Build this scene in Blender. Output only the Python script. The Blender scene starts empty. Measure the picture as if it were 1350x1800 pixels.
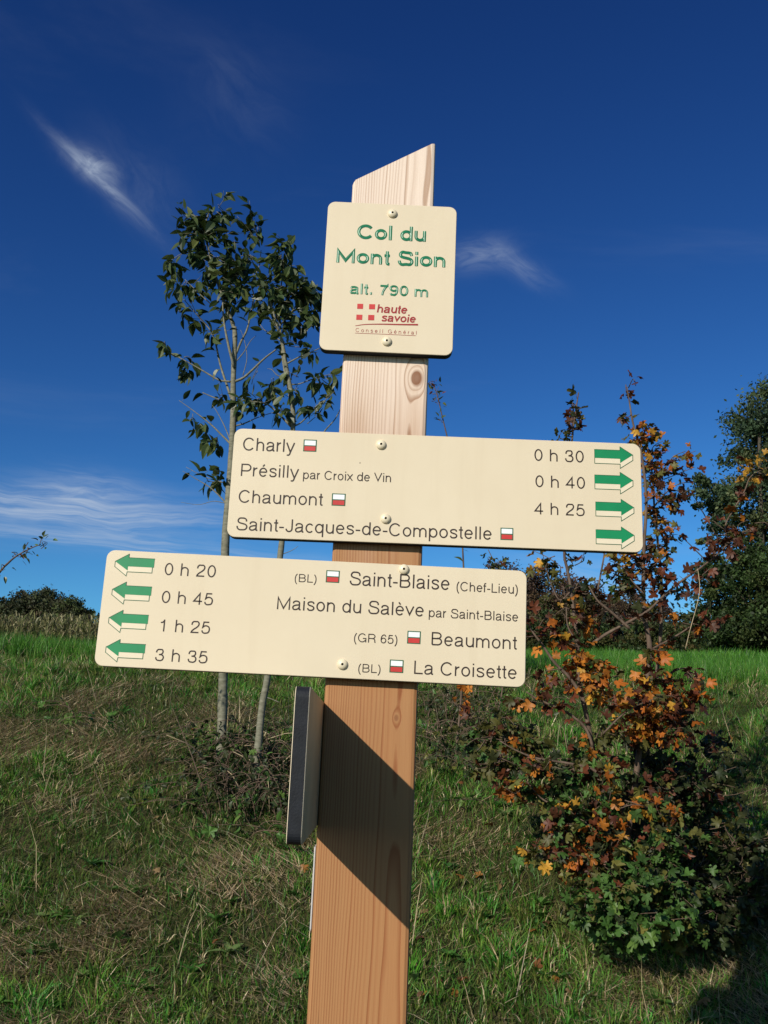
import bpy, math, random
import numpy as np
from mathutils import Vector, Matrix

S = bpy.context.scene
COL = S.collection
random.seed(7)
RNG = np.random.default_rng(11)

# ------------------------------------------------------------------ camera
FPX = 1750.0
EYE = 1.6
CAMP = np.array([0.0057, 0.0, EYE])
R_ = np.array([0.99907097, -0.01238101, 0.04127831])
U_ = np.array([-0.04304346, -0.23980679, 0.96986595])
F_ = np.array([0.0021091, 0.97074168, 0.24011692])
cd = bpy.data.cameras.new('camera')
cam = bpy.data.objects.new('camera', cd)
COL.objects.link(cam)
cd.sensor_fit = 'HORIZONTAL'
cd.sensor_width = 36.0
cd.lens = 36.0 * FPX / 1350.0
cd.clip_start = 0.05
cd.clip_end = 3000.0
M = Matrix(((R_[0], U_[0], -F_[0], CAMP[0]), (R_[1], U_[1], -F_[1], CAMP[1]), (R_[2], U_[2], -F_[2], CAMP[2]), (0, 0, 0, 1)))
cam.matrix_world = M
S.camera = cam

# ------------------------------------------------------------------ light
TO_SUN = Vector((-1.0, -1.50, 0.87)).normalized()
SUN_EL = math.asin(TO_SUN.z)
SUN_AZ = math.atan2(TO_SUN.x, TO_SUN.y)          # clockwise from +Y
sd = bpy.data.lights.new('sun', 'SUN')
sd.energy = 4.8
sd.angle = math.radians(0.5)
sd.color = (1.0, 0.93, 0.82)
sun = bpy.data.objects.new('sun', sd)
COL.objects.link(sun)
sun.rotation_euler = TO_SUN.to_track_quat('Z', 'Y').to_euler()
sun.location = (-5, -6, 8)

W = bpy.data.worlds.new("World")
S.world = W
W.use_nodes = True
S.view_settings.view_transform = 'Standard'
S.view_settings.look = 'None'
S.view_settings.exposure = 0.0
S.view_settings.gamma = 1.0
S.view_settings.use_curve_mapping = False
SKY_STRENGTH = 0.075


def ray(px, py):
    r = R_ * (px - 675.0) / FPX + U_ * (900.0 - py) / FPX + F_
    return r / np.linalg.norm(r)


def at(px, py, Y):
    """point at world depth Y (metres in front of the camera) seen at a photo pixel"""
    r = ray(px, py)
    return CAMP + r * (Y / r[1])


class NT:
    def __init__(self, nt):
        self.nt = nt

    def n(self, t, **kw):
        nd = self.nt.nodes.new(t)
        for k, v in kw.items():
            setattr(nd, k, v)
        return nd

    def l(self, a, b):
        self.nt.links.new(a, b)

    def put(self, sock, v):
        if hasattr(v, 'is_linked') or isinstance(v, bpy.types.NodeSocket):
            self.l(v, sock)
        else:
            sock.default_value = v

    def math(self, op, a, b=None, c=None, clamp=False):
        m = self.n('ShaderNodeMath', operation=op)
        m.use_clamp = clamp
        self.put(m.inputs[0], a)
        if b is not None:
            self.put(m.inputs[1], b)
        if c is not None:
            self.put(m.inputs[2], c)
        return m.outputs[0]

    def vmath(self, op, a, b=None):
        m = self.n('ShaderNodeVectorMath', operation=op)
        self.put(m.inputs[0], a)
        if b is not None:
            self.put(m.inputs[1], b)
        return m.outputs['Value'] if op in ('DOT_PRODUCT', 'LENGTH', 'DISTANCE') else m.outputs[0]

    def noise(self, vec, scale, detail=3.0, rough=0.5, dist=0.0):
        m = self.n('ShaderNodeTexNoise')
        if vec is not None:
            self.l(vec, m.inputs['Vector'])
        m.inputs['Scale'].default_value = scale
        m.inputs['Detail'].default_value = detail
        m.inputs['Roughness'].default_value = rough
        m.inputs['Distortion'].default_value = dist
        return m.outputs['Fac']

    def ramp(self, fac, stops):
        m = self.n('ShaderNodeValToRGB')
        e = m.color_ramp.elements
        while len(e) < len(stops):
            e.new(0.5)
        for i, (p, c) in enumerate(stops):
            e[i].position = p
            e[i].color = (*c, 1) if len(c) == 3 else c
        self.l(fac, m.inputs[0])
        return m.outputs[0]

    def mix(self, fac, a, b, blend='MIX'):
        m = self.n('ShaderNodeMix', data_type='RGBA', blend_type=blend)
        self.put(m.inputs[0], fac)
        for s, v in ((m.inputs[6], a), (m.inputs[7], b)):
            if isinstance(v, tuple):
                s.default_value = (*v, 1) if len(v) == 3 else v
            else:
                self.l(v, s)
        return m.outputs[2]

    def maprange(self, v, a, b, c=0.0, d=1.0, smooth=True):
        m = self.n('ShaderNodeMapRange')
        if smooth:
            m.interpolation_type = 'SMOOTHSTEP'
        self.put(m.inputs[0], v)
        for i, k in enumerate((a, b, c, d)):
            m.inputs[1 + i].default_value = k
        return m.outputs[0]


# --- sky with thin cirrus
w = NT(W.node_tree)
W.node_tree.nodes.clear()
sky = w.n('ShaderNodeTexSky')
sky.sky_type = 'NISHITA'
sky.sun_disc = False
sky.sun_elevation = SUN_EL
sky.sun_rotation = SUN_AZ
sky.altitude = 790
sky.air_density = 1.0
sky.dust_density = 0.9
sky.ozone_density = 3.0
tc = w.n('ShaderNodeTexCoord')
D0 = w.vmath('NORMALIZE', tc.outputs['Generated'])


def wisp(p0, p1, width, lenfac, kx, ky, seed, amount, lo=0.42, hi=0.8):
    """a cirrus streak between two directions of the sky, given as photo pixels"""
    a = Vector(ray(*p0)); b = Vector(ray(*p1))
    c = ((a + b) / 2).normalized()
    u = (b - a); half = u.length / 2
    u = (u - c * u.dot(c)).normalized()
    v = c.cross(u)
    du = w.vmath('DOT_PRODUCT', D0, tuple(u)); dv = w.vmath('DOT_PRODUCT', D0, tuple(v)); dc = w.vmath('DOT_PRODUCT', D0, tuple(c))
    cmb = w.n('ShaderNodeCombineXYZ'); w.l(du, cmb.inputs[0]); w.l(dv, cmb.inputs[1]); cmb.inputs[2].default_value = seed
    warp = w.noise(cmb.outputs[0], 9.0, 3, 0.55)
    dvw = w.math('ADD', dv, w.math('MULTIPLY', w.math('SUBTRACT', warp, 0.5), width * 2.2))
    eu = w.math('POWER', w.math('ABSOLUTE', w.math('DIVIDE', du, half * lenfac)), 2.0)
    ev = w.math('POWER', w.math('ABSOLUTE', w.math('DIVIDE', dvw, width)), 2.0)
    env = w.math('EXPONENT', w.math('MULTIPLY', w.math('ADD', eu, ev), -1.0))
    mp = w.n('ShaderNodeCombineXYZ'); w.l(w.math('MULTIPLY', du, kx), mp.inputs[0]); w.l(w.math('MULTIPLY', dvw, ky), mp.inputs[1]); mp.inputs[2].default_value = seed
    n1 = w.noise(mp.outputs[0], 1.0, 6, 0.62, 0.6)
    n2 = w.math('ADD', w.maprange(n1, lo - .15, hi), 0.12)
    front = w.math('GREATER_THAN', dc, 0.3)
    return w.math('MULTIPLY', w.math('MULTIPLY', w.math('MULTIPLY', env, n2), amount), front)


# name: main hooked wisp upper left, its tail, wisp right of the name board, low bands at left
ws = [
    wisp((95, 235), (262, 398), 0.0060, 0.85, 22, 90, 1.3, 0.50),
    wisp((118, 268), (200, 312), 0.010, 0.9, 40, 60, 9.1, 0.62),
    wisp((170, 260), (320, 400), 0.024, 1.0, 18, 50, 4.3, 0.08),
    wisp((790, 450), (890, 435), 0.012, 0.9, 24, 80, 2.7, 0.42),
    wisp((860, 430), (975, 500), 0.010, 0.8, 24, 90, 5.7, 0.22),
    wisp((-200, 880), (400, 910), 0.018, 0.9, 7, 120, 3.1, 0.80, .46, .74),
    wisp((-150, 915), (520, 985), 0.009, 1.0, 7, 170, 6.1, 0.50, .46, .74),
    wisp((60, 850), (260, 880), 0.016, 0.9, 14, 110, 7.7, 0.45, .46, .74),
    wisp((330, 130), (500, 210), 0.05, 1.0, 12, 24, 8.2, 0.05),
    wisp((900, 1000), (1250, 1080), 0.03, 1.0, 6, 60, 3.9, 0.35),
]
cov = ws[0]
for x in ws[1:]:
    cov = w.math('ADD', cov, x)
# a faint veil of the same cirrus over the rest of the sky
sx = w.n('ShaderNodeSeparateXYZ'); w.l(D0, sx.inputs[0])
hz = w.math('MAXIMUM', w.math('ADD', sx.outputs[2], 0.12), 0.05)
pc = w.n('ShaderNodeCombineXYZ')
w.l(w.math('DIVIDE', sx.outputs[0], hz), pc.inputs[0]); w.l(w.math('MULTIPLY', w.math('DIVIDE', sx.outputs[1], hz), 2.2), pc.inputs[1])
veil = w.maprange(w.noise(pc.outputs[0], 0.9, 7, 0.6, 0.5), 0.52, 0.95, 0.0, 0.16)
cov = w.math('ADD', cov, veil, clamp=True)
# deepen the blue away from the horizon (clear dry mountain air), the same curve for the whole sky
srgb = w.n('ShaderNodeSeparateColor'); w.l(sky.outputs[0], srgb.inputs[0])
crgb = w.n('ShaderNodeCombineColor')
for i, (tint, gam, k) in enumerate(((0.80, 1.78, 2.35), (0.97, 1.74, 2.62), (1.12, 1.45, 1.74))):
    c_ = w.math('MULTIPLY', srgb.outputs[i], tint * 0.075)
    c_ = w.math('MINIMUM', w.math('MULTIPLY', w.math('POWER', c_, gam), k), 0.9)
    w.l(w.math('DIVIDE', c_, SKY_STRENGTH), crgb.inputs[i])
skyc = crgb.outputs[0]
cl = w.mix(cov, skyc, (6.5, 7.6, 9.2))
bg = w.n('ShaderNodeBackground'); bg.inputs[1].default_value = SKY_STRENGTH
w.l(cl, bg.inputs[0])
wo = w.n('ShaderNodeOutputWorld'); w.l(bg.outputs[0], wo.inputs[0])

# ------------------------------------------------------------------ helpers


def tagp(o, label=None, cat=None, group=None, kind=None):
    for k, v in (('label', label), ('category', cat), ('group', group), ('kind', kind)):
        if v:
            o[k] = v
    return o


def empty(name, loc, label, cat, group=None):
    o = bpy.data.objects.new(name, None)
    o.location = tuple(loc)
    o.empty_display_size = 0.1
    COL.objects.link(o)
    return tagp(o, label, cat, group)


def mesh_np(name, V, loops, sizes, mats, midx=None, col=None, smooth=False, uv=None):
    me = bpy.data.meshes.new(name)
    V = np.asarray(V, np.float32); loops = np.asarray(loops, np.int32).ravel(); sizes = np.asarray(sizes, np.int32)
    me.vertices.add(len(V)); me.vertices.foreach_set('co', V.ravel())
    me.loops.add(len(loops)); me.loops.foreach_set('vertex_index', loops)
    st = np.concatenate(([0], np.cumsum(sizes)[:-1])).astype(np.int32)
    me.polygons.add(len(sizes)); me.polygons.foreach_set('loop_start', st)
    if smooth:
        me.polygons.foreach_set('use_smooth', np.ones(len(sizes), bool))
    for m in (mats if isinstance(mats, (list, tuple)) else [mats]):
        me.materials.append(m)
    if midx is not None:
        me.polygons.foreach_set('material_index', np.asarray(midx, np.int32))
    if col is not None:
        c = me.color_attributes.new('col', 'FLOAT_COLOR', 'POINT')
        c.data.foreach_set('color', np.hstack([col, np.ones((len(col), 1))]).astype(np.float32).ravel())
    me.update(calc_edges=True)
    return me


def root_of(p):
    while p.parent is not None:
        p = p.parent
    return p


def link(name, me, parent=None):
    o = bpy.data.objects.new(name, me)
    COL.objects.link(o)
    if parent is not None:
        o.parent = parent
    return o


class MB:
    def __init__(self):
        self.v = []; self.f = []; self.m = []; self.s = []

    def add(self, vs, fs, mi=0, smooth=False):
        b = len(self.v)
        self.v += [tuple(map(float, p)) for p in vs]
        self.f += [tuple(i + b for i in q) for q in fs]
        self.m += [mi] * len(fs); self.s += [smooth] * len(fs)

    def mesh(self, name, mats, off=(0, 0, 0)):
        me = bpy.data.meshes.new(name)
        me.from_pydata([(p[0] - off[0], p[1] - off[1], p[2] - off[2]) for p in self.v], [], self.f)
        for m in (mats if isinstance(mats, (list, tuple)) else [mats]):
            me.materials.append(m)
        for p, i, s in zip(me.polygons, self.m, self.s):
            p.material_index = i; p.use_smooth = s
        me.update()
        return me

    def build(self, name, mats, parent=None):
        off = root_of(parent).location if parent is not None else (0, 0, 0)
        return link(name, self.mesh(name, mats, off), parent)


def catmull(P, n):
    P = [np.asarray(p, float) for p in P]
    if len(P) < 3:
        return [P[0] + (P[-1] - P[0]) * t for t in np.linspace(0, 1, n + 1)]
    Q = [2 * P[0] - P[1]] + P + [2 * P[-1] - P[-2]]
    out = []
    for i in range(1, len(Q) - 2):
        a, b, c, d = Q[i - 1:i + 3]
        for k in range(n):
            t = k / n
            out.append(0.5 * ((2 * b) + (-a + c) * t + (2 * a - 5 * b + 4 * c - d) * t * t + (-a + 3 * b - 3 * c + d) * t ** 3))
    out.append(P[-1])
    return out


def tube(mb, pts, r0, r1, sides=6, mi=0, wob=0.0):
    pts = [np.asarray(p, float) for p in pts]
    n = len(pts); vs = []; fs = []
    ref = np.array([0.31, 0.77, 0.2])
    for i, p in enumerate(pts):
        t = pts[min(i + 1, n - 1)] - pts[max(i - 1, 0)]
        t /= (np.linalg.norm(t) + 1e-9)
        a = np.cross(t, ref); a /= np.linalg.norm(a) + 1e-9
        b = np.cross(t, a)
        r = (r0 + (r1 - r0) * i / (n - 1)) * (1 + wob * (random.random() - .5))
        for k in range(sides):
            an = 2 * math.pi * k / sides
            vs.append(p + (a * math.cos(an) + b * math.sin(an)) * r)
    for i in range(n - 1):
        for k in range(sides):
            k2 = (k + 1) % sides
            fs.append((i * sides + k, i * sides + k2, (i + 1) * sides + k2, (i + 1) * sides + k))
    fs.append(tuple(range(sides))[::-1]); fs.append(tuple((n - 1) * sides + k for k in range(sides)))
    mb.add(vs, fs, mi, True)


def vnoise(x, y, seed=0):
    x = np.asarray(x, float); y = np.asarray(y, float)
    xi = np.floor(x).astype(np.int64); yi = np.floor(y).astype(np.int64)
    fx = x - xi; fy = y - yi
    fx = fx * fx * (3 - 2 * fx); fy = fy * fy * (3 - 2 * fy)

    def h(a, b):
        n = (a * 374761393 + b * 668265263 + seed * 1442695041) & 0xffffffff
        n = ((n ^ (n >> 13)) * 1274126177) & 0xffffffff
        return ((n ^ (n >> 16)) & 0xffff) / 65535.0
    return (h(xi, yi) * (1 - fx) * (1 - fy) + h(xi + 1, yi) * fx * (1 - fy) + h(xi, yi + 1) * (1 - fx) * fy + h(xi + 1, yi + 1) * fx * fy)


def fbm(x, y, seed=0, oct=3):
    s = 0; a = 1; t = 0
    for k in range(oct):
        s = s + a * vnoise(x * 2 ** k, y * 2 ** k, seed + k * 17); t += a; a *= .5
    return s / t


def sstep(a, b, x):
    t = np.clip((x - a) / (b - a), 0, 1)
    return t * t * (3 - 2 * t)


def ground(x, y):
    x = np.asarray(x, float); y = np.asarray(y, float)
    # bank: slope 0.46, easing to a field that climbs at 0.11
    base = np.where(y < 1.1, 0.0, 0.46 * (y - 1.1))
    q = np.clip(y - 0.6, 0, 1.0)
    base = np.where((y > 0.6) & (y < 1.6), 0.46 * 0.5 * q * q, np.where(y >= 1.6, 0.46 * (y - 1.1), 0.0))
    # easing zone 4.5..6.7
    y1, y2, s1, s2 = 4.5, 6.7, 0.46, 0.1005
    t = np.clip(y - y1, 0, y2 - y1)
    ease = s1 * t + (s2 - s1) * t * t / (2 * (y2 - y1))
    base = np.where(y > y1, 0.46 * (y1 - 1.1) + ease, base)
    z2 = 0.46 * (y1 - 1.1) + s1 * (y2 - y1) + (s2 - s1) * (y2 - y1) / 2
    base = np.where(y > y2, z2 + s2 * (np.minimum(y, 78) - y2), base)
    base = base + 0.034 * np.clip(x, -40, 40) * sstep(5, 12, y)
    near = 1 - sstep(8, 30, y)
    b = (fbm(x * 1.1, y * 1.1, 3, 2) - .5) * .10 + (fbm(x * 4.5, y * 4.5, 9, 2) - .5) * .05
    return base + b * (0.25 + 0.75 * sstep(1.5, 2.5, y)) * near


def hit(px, py):
    r = ray(px, py)
    Y = 1.5
    while Y < 120:
        p = CAMP + r * (Y / r[1])
        if p[2] < ground(p[0], p[1]):
            return p
        Y += 0.01 if Y < 9 else 0.1
    return p


# ------------------------------------------------------------------ materials
def newmat(name):
    m = bpy.data.materials.new(name); m.use_nodes = True
    t = NT(m.node_tree)
    b = m.node_tree.nodes['Principled BSDF']
    return m, t, b


def simple(name, col, rough=0.6, spec=0.4, var=0.0, scale=20, bump=0.0, bscale=200):
    m, t, b = newmat(name)
    b.inputs['Roughness'].default_value = rough
    b.inputs['Specular IOR Level'].default_value = spec
    tc = t.n('ShaderNodeTexCoord')
    n = t.noise(tc.outputs['Object'], scale, 4, .6)
    lo = tuple(c * (1 - var) for c in col); hi = tuple(min(1, c * (1 + var)) for c in col)
    t.l(t.ramp(n, [(.3, lo), (.7, hi)]), b.inputs['Base Color'])
    if bump:
        bm = t.n('ShaderNodeBump'); bm.inputs['Strength'].default_value = bump; bm.inputs['Distance'].default_value = 0.001
        t.l(t.noise(tc.outputs['Object'], bscale, 3, .6), bm.inputs['Height']); t.l(bm.outputs[0], b.inputs['Normal'])
    return m


def leafmat(name, c0, c1, c2=None, rough=.5, spec=.35, trans=.30, attr=False):
    """leaf colour varies from leaf to leaf (object random) or by a colour attribute"""
    m, t, b = newmat(name)
    b.inputs['Roughness'].default_value = rough
    b.inputs['Specular IOR Level'].default_value = spec
    if attr:
        a = t.n('ShaderNodeAttribute', attribute_name='col'); colr = a.outputs['Color']
        tc = t.n('ShaderNodeTexCoord')
        nz = t.noise(tc.outputs['Object'], 60, 2)
        colr = t.mix(1.0, colr, t.ramp(nz, [(.3, (.78, .78, .78)), (.7, (1.2, 1.2, 1.2))]), 'MULTIPLY')
    else:
        oi = t.n('ShaderNodeObjectInfo')
        tc = t.n('ShaderNodeTexCoord')
        nz = t.noise(tc.outputs['Object'], 45, 3, .6)
        f = t.math('ADD', t.math('MULTIPLY', oi.outputs['Random'], .8), t.math('MULTIPLY', t.math('SUBTRACT', nz, .5), .9), clamp=True)
        colr = t.ramp(f, [(0.0, c0), (0.5, c1), (1.0, c2 or c1)])
    t.l(colr, b.inputs['Base Color'])
    tr = t.n('ShaderNodeBsdfTranslucent'); t.l(colr, tr.inputs['Color'])
    mx = t.n('ShaderNodeMixShader'); mx.inputs[0].default_value = trans
    out = m.node_tree.nodes['Material Output']
    t.l(b.outputs[0], mx.inputs[1]); t.l(tr.outputs[0], mx.inputs[2]); t.l(mx.outputs[0], out.inputs['Surface'])
    return m


def wood_material():
    m, t, b = newmat('larch_wood')
    tc = t.n('ShaderNodeTexCoord'); sp = t.n('ShaderNodeSeparateXYZ'); t.l(tc.outputs['Object'], sp.inputs[0])
    x, y, z = sp.outputs
    mp = t.n('ShaderNodeMapping'); mp.inputs['Scale'].default_value = (6, 6, 0.9); t.l(tc.outputs['Object'], mp.inputs[0])
    n1 = t.math('MULTIPLY', t.math('SUBTRACT', t.noise(mp.outputs[0], 1.6, 3, .5), .5), 0.022)
    dx = t.math('SUBTRACT', x, 0.046); dy = t.math('ADD', y, 0.055)
    r = t.math('SQRT', t.math('ADD', t.math('MULTIPLY', dx, dx), t.math('MULTIPLY', dy, dy)))
    r = t.math('ADD', r, n1)
    knot_dark = None
    for (kx, kz, s, st) in KNOTS:
        ex = t.math('DIVIDE', t.math('SUBTRACT', x, kx), s); ez = t.math('DIVIDE', t.math('SUBTRACT', z, kz), s * 1.5)
        e2 = t.math('ADD', t.math('MULTIPLY', ex, ex), t.math('MULTIPLY', ez, ez))
        g = t.math('EXPONENT', t.math('MULTIPLY', e2, -0.35))
        r = t.math('SUBTRACT', r, t.math('MULTIPLY', g, s * st))
        core = t.maprange(e2, 1.5, 0.25, 0, .85 * st)
        knot_dark = core if knot_dark is None else t.math('MAXIMUM', knot_dark, core)
    ph = t.math('FRACT', t.math('DIVIDE', r, 0.0031))
    line = t.ramp(ph, [(0.0, (.15,) * 3), (.45, (0.0,) * 3), (.82, (.75,) * 3), (.93, (1.0,) * 3), (1.0, (.2,) * 3)])
    # ring contrast differs from ring to ring
    rid = t.math('FLOOR', t.math('DIVIDE', r, 0.0031))
    wn = t.n('ShaderNodeTexWhiteNoise', noise_dimensions='1D'); t.l(rid, wn.inputs['W'])
    line = t.math('MULTIPLY', line, t.math('ADD', t.math('MULTIPLY', wn.outputs[0], .7), .35))
    mf = t.n('ShaderNodeMapping'); mf.inputs['Scale'].default_value = (900, 900, 14); t.l(tc.outputs['Object'], mf.inputs[0])
    fib = t.noise(mf.outputs[0], 1, 3, .6)
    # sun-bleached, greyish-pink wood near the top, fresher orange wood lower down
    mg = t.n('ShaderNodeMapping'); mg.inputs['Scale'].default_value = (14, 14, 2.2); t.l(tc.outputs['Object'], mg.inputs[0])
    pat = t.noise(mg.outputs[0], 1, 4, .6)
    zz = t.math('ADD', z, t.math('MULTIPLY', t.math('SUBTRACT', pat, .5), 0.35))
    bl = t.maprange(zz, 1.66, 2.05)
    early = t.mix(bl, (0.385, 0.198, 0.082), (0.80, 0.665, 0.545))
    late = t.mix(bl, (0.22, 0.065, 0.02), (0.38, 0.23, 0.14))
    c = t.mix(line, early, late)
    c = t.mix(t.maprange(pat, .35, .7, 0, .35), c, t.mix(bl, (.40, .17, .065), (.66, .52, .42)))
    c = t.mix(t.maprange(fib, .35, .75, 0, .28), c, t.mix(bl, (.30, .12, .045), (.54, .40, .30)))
    c = t.mix(knot_dark, c, (0.20, 0.075, 0.03))
    # drying checks
    mc = t.n('ShaderNodeMapping'); mc.inputs['Scale'].default_value = (120, 120, 1.6); t.l(tc.outputs['Object'], mc.inputs[0])
    ck = t.maprange(t.noise(mc.outputs[0], 1, 2, .5), .735, .76, 0, .7)
    c = t.mix(ck, c, (.10, .045, .02))
    # small pitch flecks
    mq = t.n('ShaderNodeMapping'); mq.inputs['Scale'].default_value = (70, 70, 22); t.l(tc.outputs['Object'], mq.inputs[0])
    fl = t.maprange(t.noise(mq.outputs[0], 1, 1, .4), .80, .84, 0, .6)
    c = t.mix(fl, c, (.12, .05, .03))
    t.l(c, b.inputs['Base Color'])
    b.inputs['Roughness'].default_value = .62; b.inputs['Specular IOR Level'].default_value = .25
    bm = t.n('ShaderNodeBump'); bm.inputs['Strength'].default_value = .5; bm.inputs['Distance'].default_value = .0006
    h = t.math('ADD', t.math('MULTIPLY', line, -.6), t.math('MULTIPLY', fib, .5))
    t.l(h, bm.inputs['Height']); t.l(bm.outputs[0], b.inputs['Normal'])
    return m


POST_BASE_Z = float(ground(0.0, 1.43))
PD = 1.368                                    # depth of the post's front face
KNOTS = [(0.0486, EYE + .542 - POST_BASE_Z, .0088, 1.0), (0.0370, EYE + .0537 - POST_BASE_Z, .0032, .8), (.047, EYE - .345 - POST_BASE_Z, .003, .5)]
M_WOOD = wood_material()


def board_cream():
    m, t, b = newmat('cream_laminate')
    tc = t.n('ShaderNodeTexCoord')
    n = t.noise(tc.outputs['Object'], 5, 5, .65)
    c = t.ramp(n, [(.3, (.645, .548, .39)), (.7, (.685, .588, .425))])
    v = t.n('ShaderNodeTexVoronoi', feature='F1'); v.inputs['Scale'].default_value = 34; t.l(tc.outputs['Object'], v.inputs['Vector'])
    wn = t.n('ShaderNodeTexWhiteNoise', noise_dimensions='3D'); t.l(v.outputs['Position'], wn.inputs['Vector'])
    sp = t.math('MULTIPLY', t.math('LESS_THAN', v.outputs['Distance'], .035), t.math('GREATER_THAN', wn.outputs['Value'], .965))
    c = t.mix(t.math('MULTIPLY', sp, .8), c, (.12, .09, .06))
    mp = t.n('ShaderNodeMapping'); mp.inputs['Scale'].default_value = (40, 40, 3); t.l(tc.outputs['Object'], mp.inputs[0])
    st = t.maprange(t.noise(mp.outputs[0], 1, 4, .6),   .48, .8, 0, .20)
    c = t.mix(st, c, (.55, .45, .30))
    t.l(c, b.inputs['Base Color'])
    b.inputs['Roughness'].default_value = .42; b.inputs['Specular IOR Level'].default_value = .35
    bm = t.n('ShaderNodeBump'); bm.inputs['Strength'].default_value = .12; bm.inputs['Distance'].default_value = .0004
    t.l(t.noise(tc.outputs['Object'], 700, 2), bm.inputs['Height']); t.l(bm.outputs[0], b.inputs['Normal'])
    return m


M_CREAM = board_cream()
M_CORE = simple('black_laminate_core', (.010, .012, .016), .6, .25, .3, 60, .3, 400)
M_INK = simple('dark_brown_engraving', (.035, .022, .018), .5, .3, .15, 30)
M_GREEN = simple('green_paint', (.004, .215, .075), .45, .4, .10, 25)
M_DGREEN = simple('dark_green_outline', (.012, .10, .045), .5, .3, .1, 25)
M_GLOSSG = simple('glossy_green_engraving', (.008, .15, .062), .30, .5, .25, 90)
M_GLINT = simple('painted_groove_glint', (.50, .64, .50), .3, .5, .35, 120)  # glint of the engraved stroke, put into the colour
M_WHITE = simple('white_paint', (.78, .80, .79), .45, .4, .04, 30)
M_RED = simple('red_paint', (.50, .035, .03), .45, .4, .15, 60)
M_DRED = simple('dark_red_paint', (.30, .016, .018), .45, .4, .1, 60)
M_BOLT = simple('cream_bolt_enamel', (.72, .63, .45), .38, .5, .06, 60)
M_HOLE = simple('bolt_socket', (.03, .025, .02), .6, .3)
M_SHADECREAM = simple('shaded_cream_face', (.50, .36, .19), .5, .3, .12, 12)  # cream skin of the side board with its shade put into the colour
M_PLATE = simple('white_marker_plate', (.50, .48, .47), .4, .4, .05, 40)

# ------------------------------------------------------------------ ground
def axis(lo, hi, step, far_lo, far_hi):
    a = list(np.arange(lo, hi + 1e-6, step))
    s = step; x = a[-1]; r = []
    while x < far_hi:
        s *= 1.16; x += s; r.append(x)
    s = step; x = a[0]; l = []
    while x > far_lo:
        s *= 1.16; x -= s; l.append(x)
    return np.array(l[::-1] + a + r)


gx = axis(-3.4, 3.6, .06, -900, 900); gy = axis(1.0, 8.5, .06, -60, 1500)
GX, GY = np.meshgrid(gx, gy)
GZ = ground(GX, GY)
nx, ny = len(gx), len(gy)
idx = np.arange(nx * ny).reshape(ny, nx)
quads = np.stack([idx[:-1, :-1], idx[:-1, 1:], idx[1:, 1:], idx[1:, :-1]], -1).reshape(-1, 4)


def ground_material():
    m, t, b = newmat('meadow_soil')
    g = t.n('ShaderNodeNewGeometry')
    n1 = t.noise(g.outputs['Position'], 2.2, 5, .6); n2 = t.noise(g.outputs['Position'], 45, 4, .7)
    near = t.mix(t.maprange(n2, .3, .7), t.ramp(n1, [(.35, (.040, .060, .015)), (.6, (.095, .080, .035))]), (.028, .032, .013))
    far = t.ramp(t.noise(g.outputs['Position'], .35, 6, .65), [(.3, (.035, .085, .012)), (.7, (.055, .115, .022))])
    sp = t.n('ShaderNodeSeparateXYZ'); t.l(g.outputs['Position'], sp.inputs[0])
    t.l(t.mix(t.maprange(sp.outputs[1], 6.5, 9), near, far), b.inputs['Base Color'])
    b.inputs['Roughness'].default_value = .95; b.inputs['Specular IOR Level'].default_value = .1
    bm = t.n('ShaderNodeBump'); bm.inputs['Strength'].default_value = 1; bm.inputs['Distance'].default_value = .02
    t.l(n2, bm.inputs['Height']); t.l(bm.outputs[0], b.inputs['Normal'])
    return m


gme = mesh_np('ground', np.stack([GX, GY, GZ], -1).reshape(-1, 3), quads, np.full(len(quads), 4), ground_material(), smooth=True)
tagp(link('ground', gme), 'grassy bank rising to a meadow', None, None, 'structure')

# ------------------------------------------------------------------ grass
M_BLADE = leafmat('grass_blades', (0, 0, 0), (0, 0, 0), attr=True, rough=.45, spec=.3, trans=.28)


def blades(P, az, lean, L, wd, bend, col):
    """P base (n,3); lean = angle from vertical; 3-segment blades"""
    n = len(P)
    d = np.stack([np.cos(az), np.sin(az), np.zeros(n)], 1)
    s = np.stack([-np.sin(az + RNG.normal(0, .9, n)), np.cos(az + RNG.normal(0, .9, n)), np.zeros(n)], 1)
    s /= np.linalg.norm(s, axis=1, keepdims=True)
    up = np.array([0, 0, 1.0])
    a1 = lean; a2 = np.clip(lean + bend, 0, 1.9)
    p1 = P + (d * np.sin(a1)[:, None] + up * np.cos(a1)[:, None]) * (L * .55)[:, None]
    p2 = p1 + (d * np.sin(a2)[:, None] + up * np.cos(a2)[:, None]) * (L * .45)[:, None]
    h = (wd / 2)[:, None]
    V = np.stack([P - s * h, P + s * h, p1 + s * h * .75, p1 - s * h * .75, p2], 1).reshape(-1, 3)
    b = (np.arange(n) * 5)[:, None]
    loops = np.hstack([b, b + 1, b + 2, b + 3, b + 3, b + 2, b + 4])
    sizes = np.tile([4, 3], n)
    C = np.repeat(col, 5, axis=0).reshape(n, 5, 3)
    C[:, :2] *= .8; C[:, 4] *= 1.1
    return V, loops.ravel(), sizes, C.reshape(-1, 3)


def cat_meshes(parts):
    V = []; Lp = []; Sz = []; C = []; o = 0
    for v, l, s, c in parts:
        V.append(v); Lp.append(l + o); Sz.append(s); C.append(c); o += len(v)
    return np.vstack(V), np.concatenate(Lp), np.concatenate(Sz), np.vstack(C)


def scatter(n, y0, y1, dens_pow=0.0, margin=.5):
    """points on the ground inside (a bit more than) the view wedge"""
    u = RNG.random(n)
    y = y0 + (y1 - y0) * u ** (1 + dens_pow)
    x = (RNG.random(n) * 2 - 1) * (y * .40 + margin) + .02 * y
    return x, y


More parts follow.
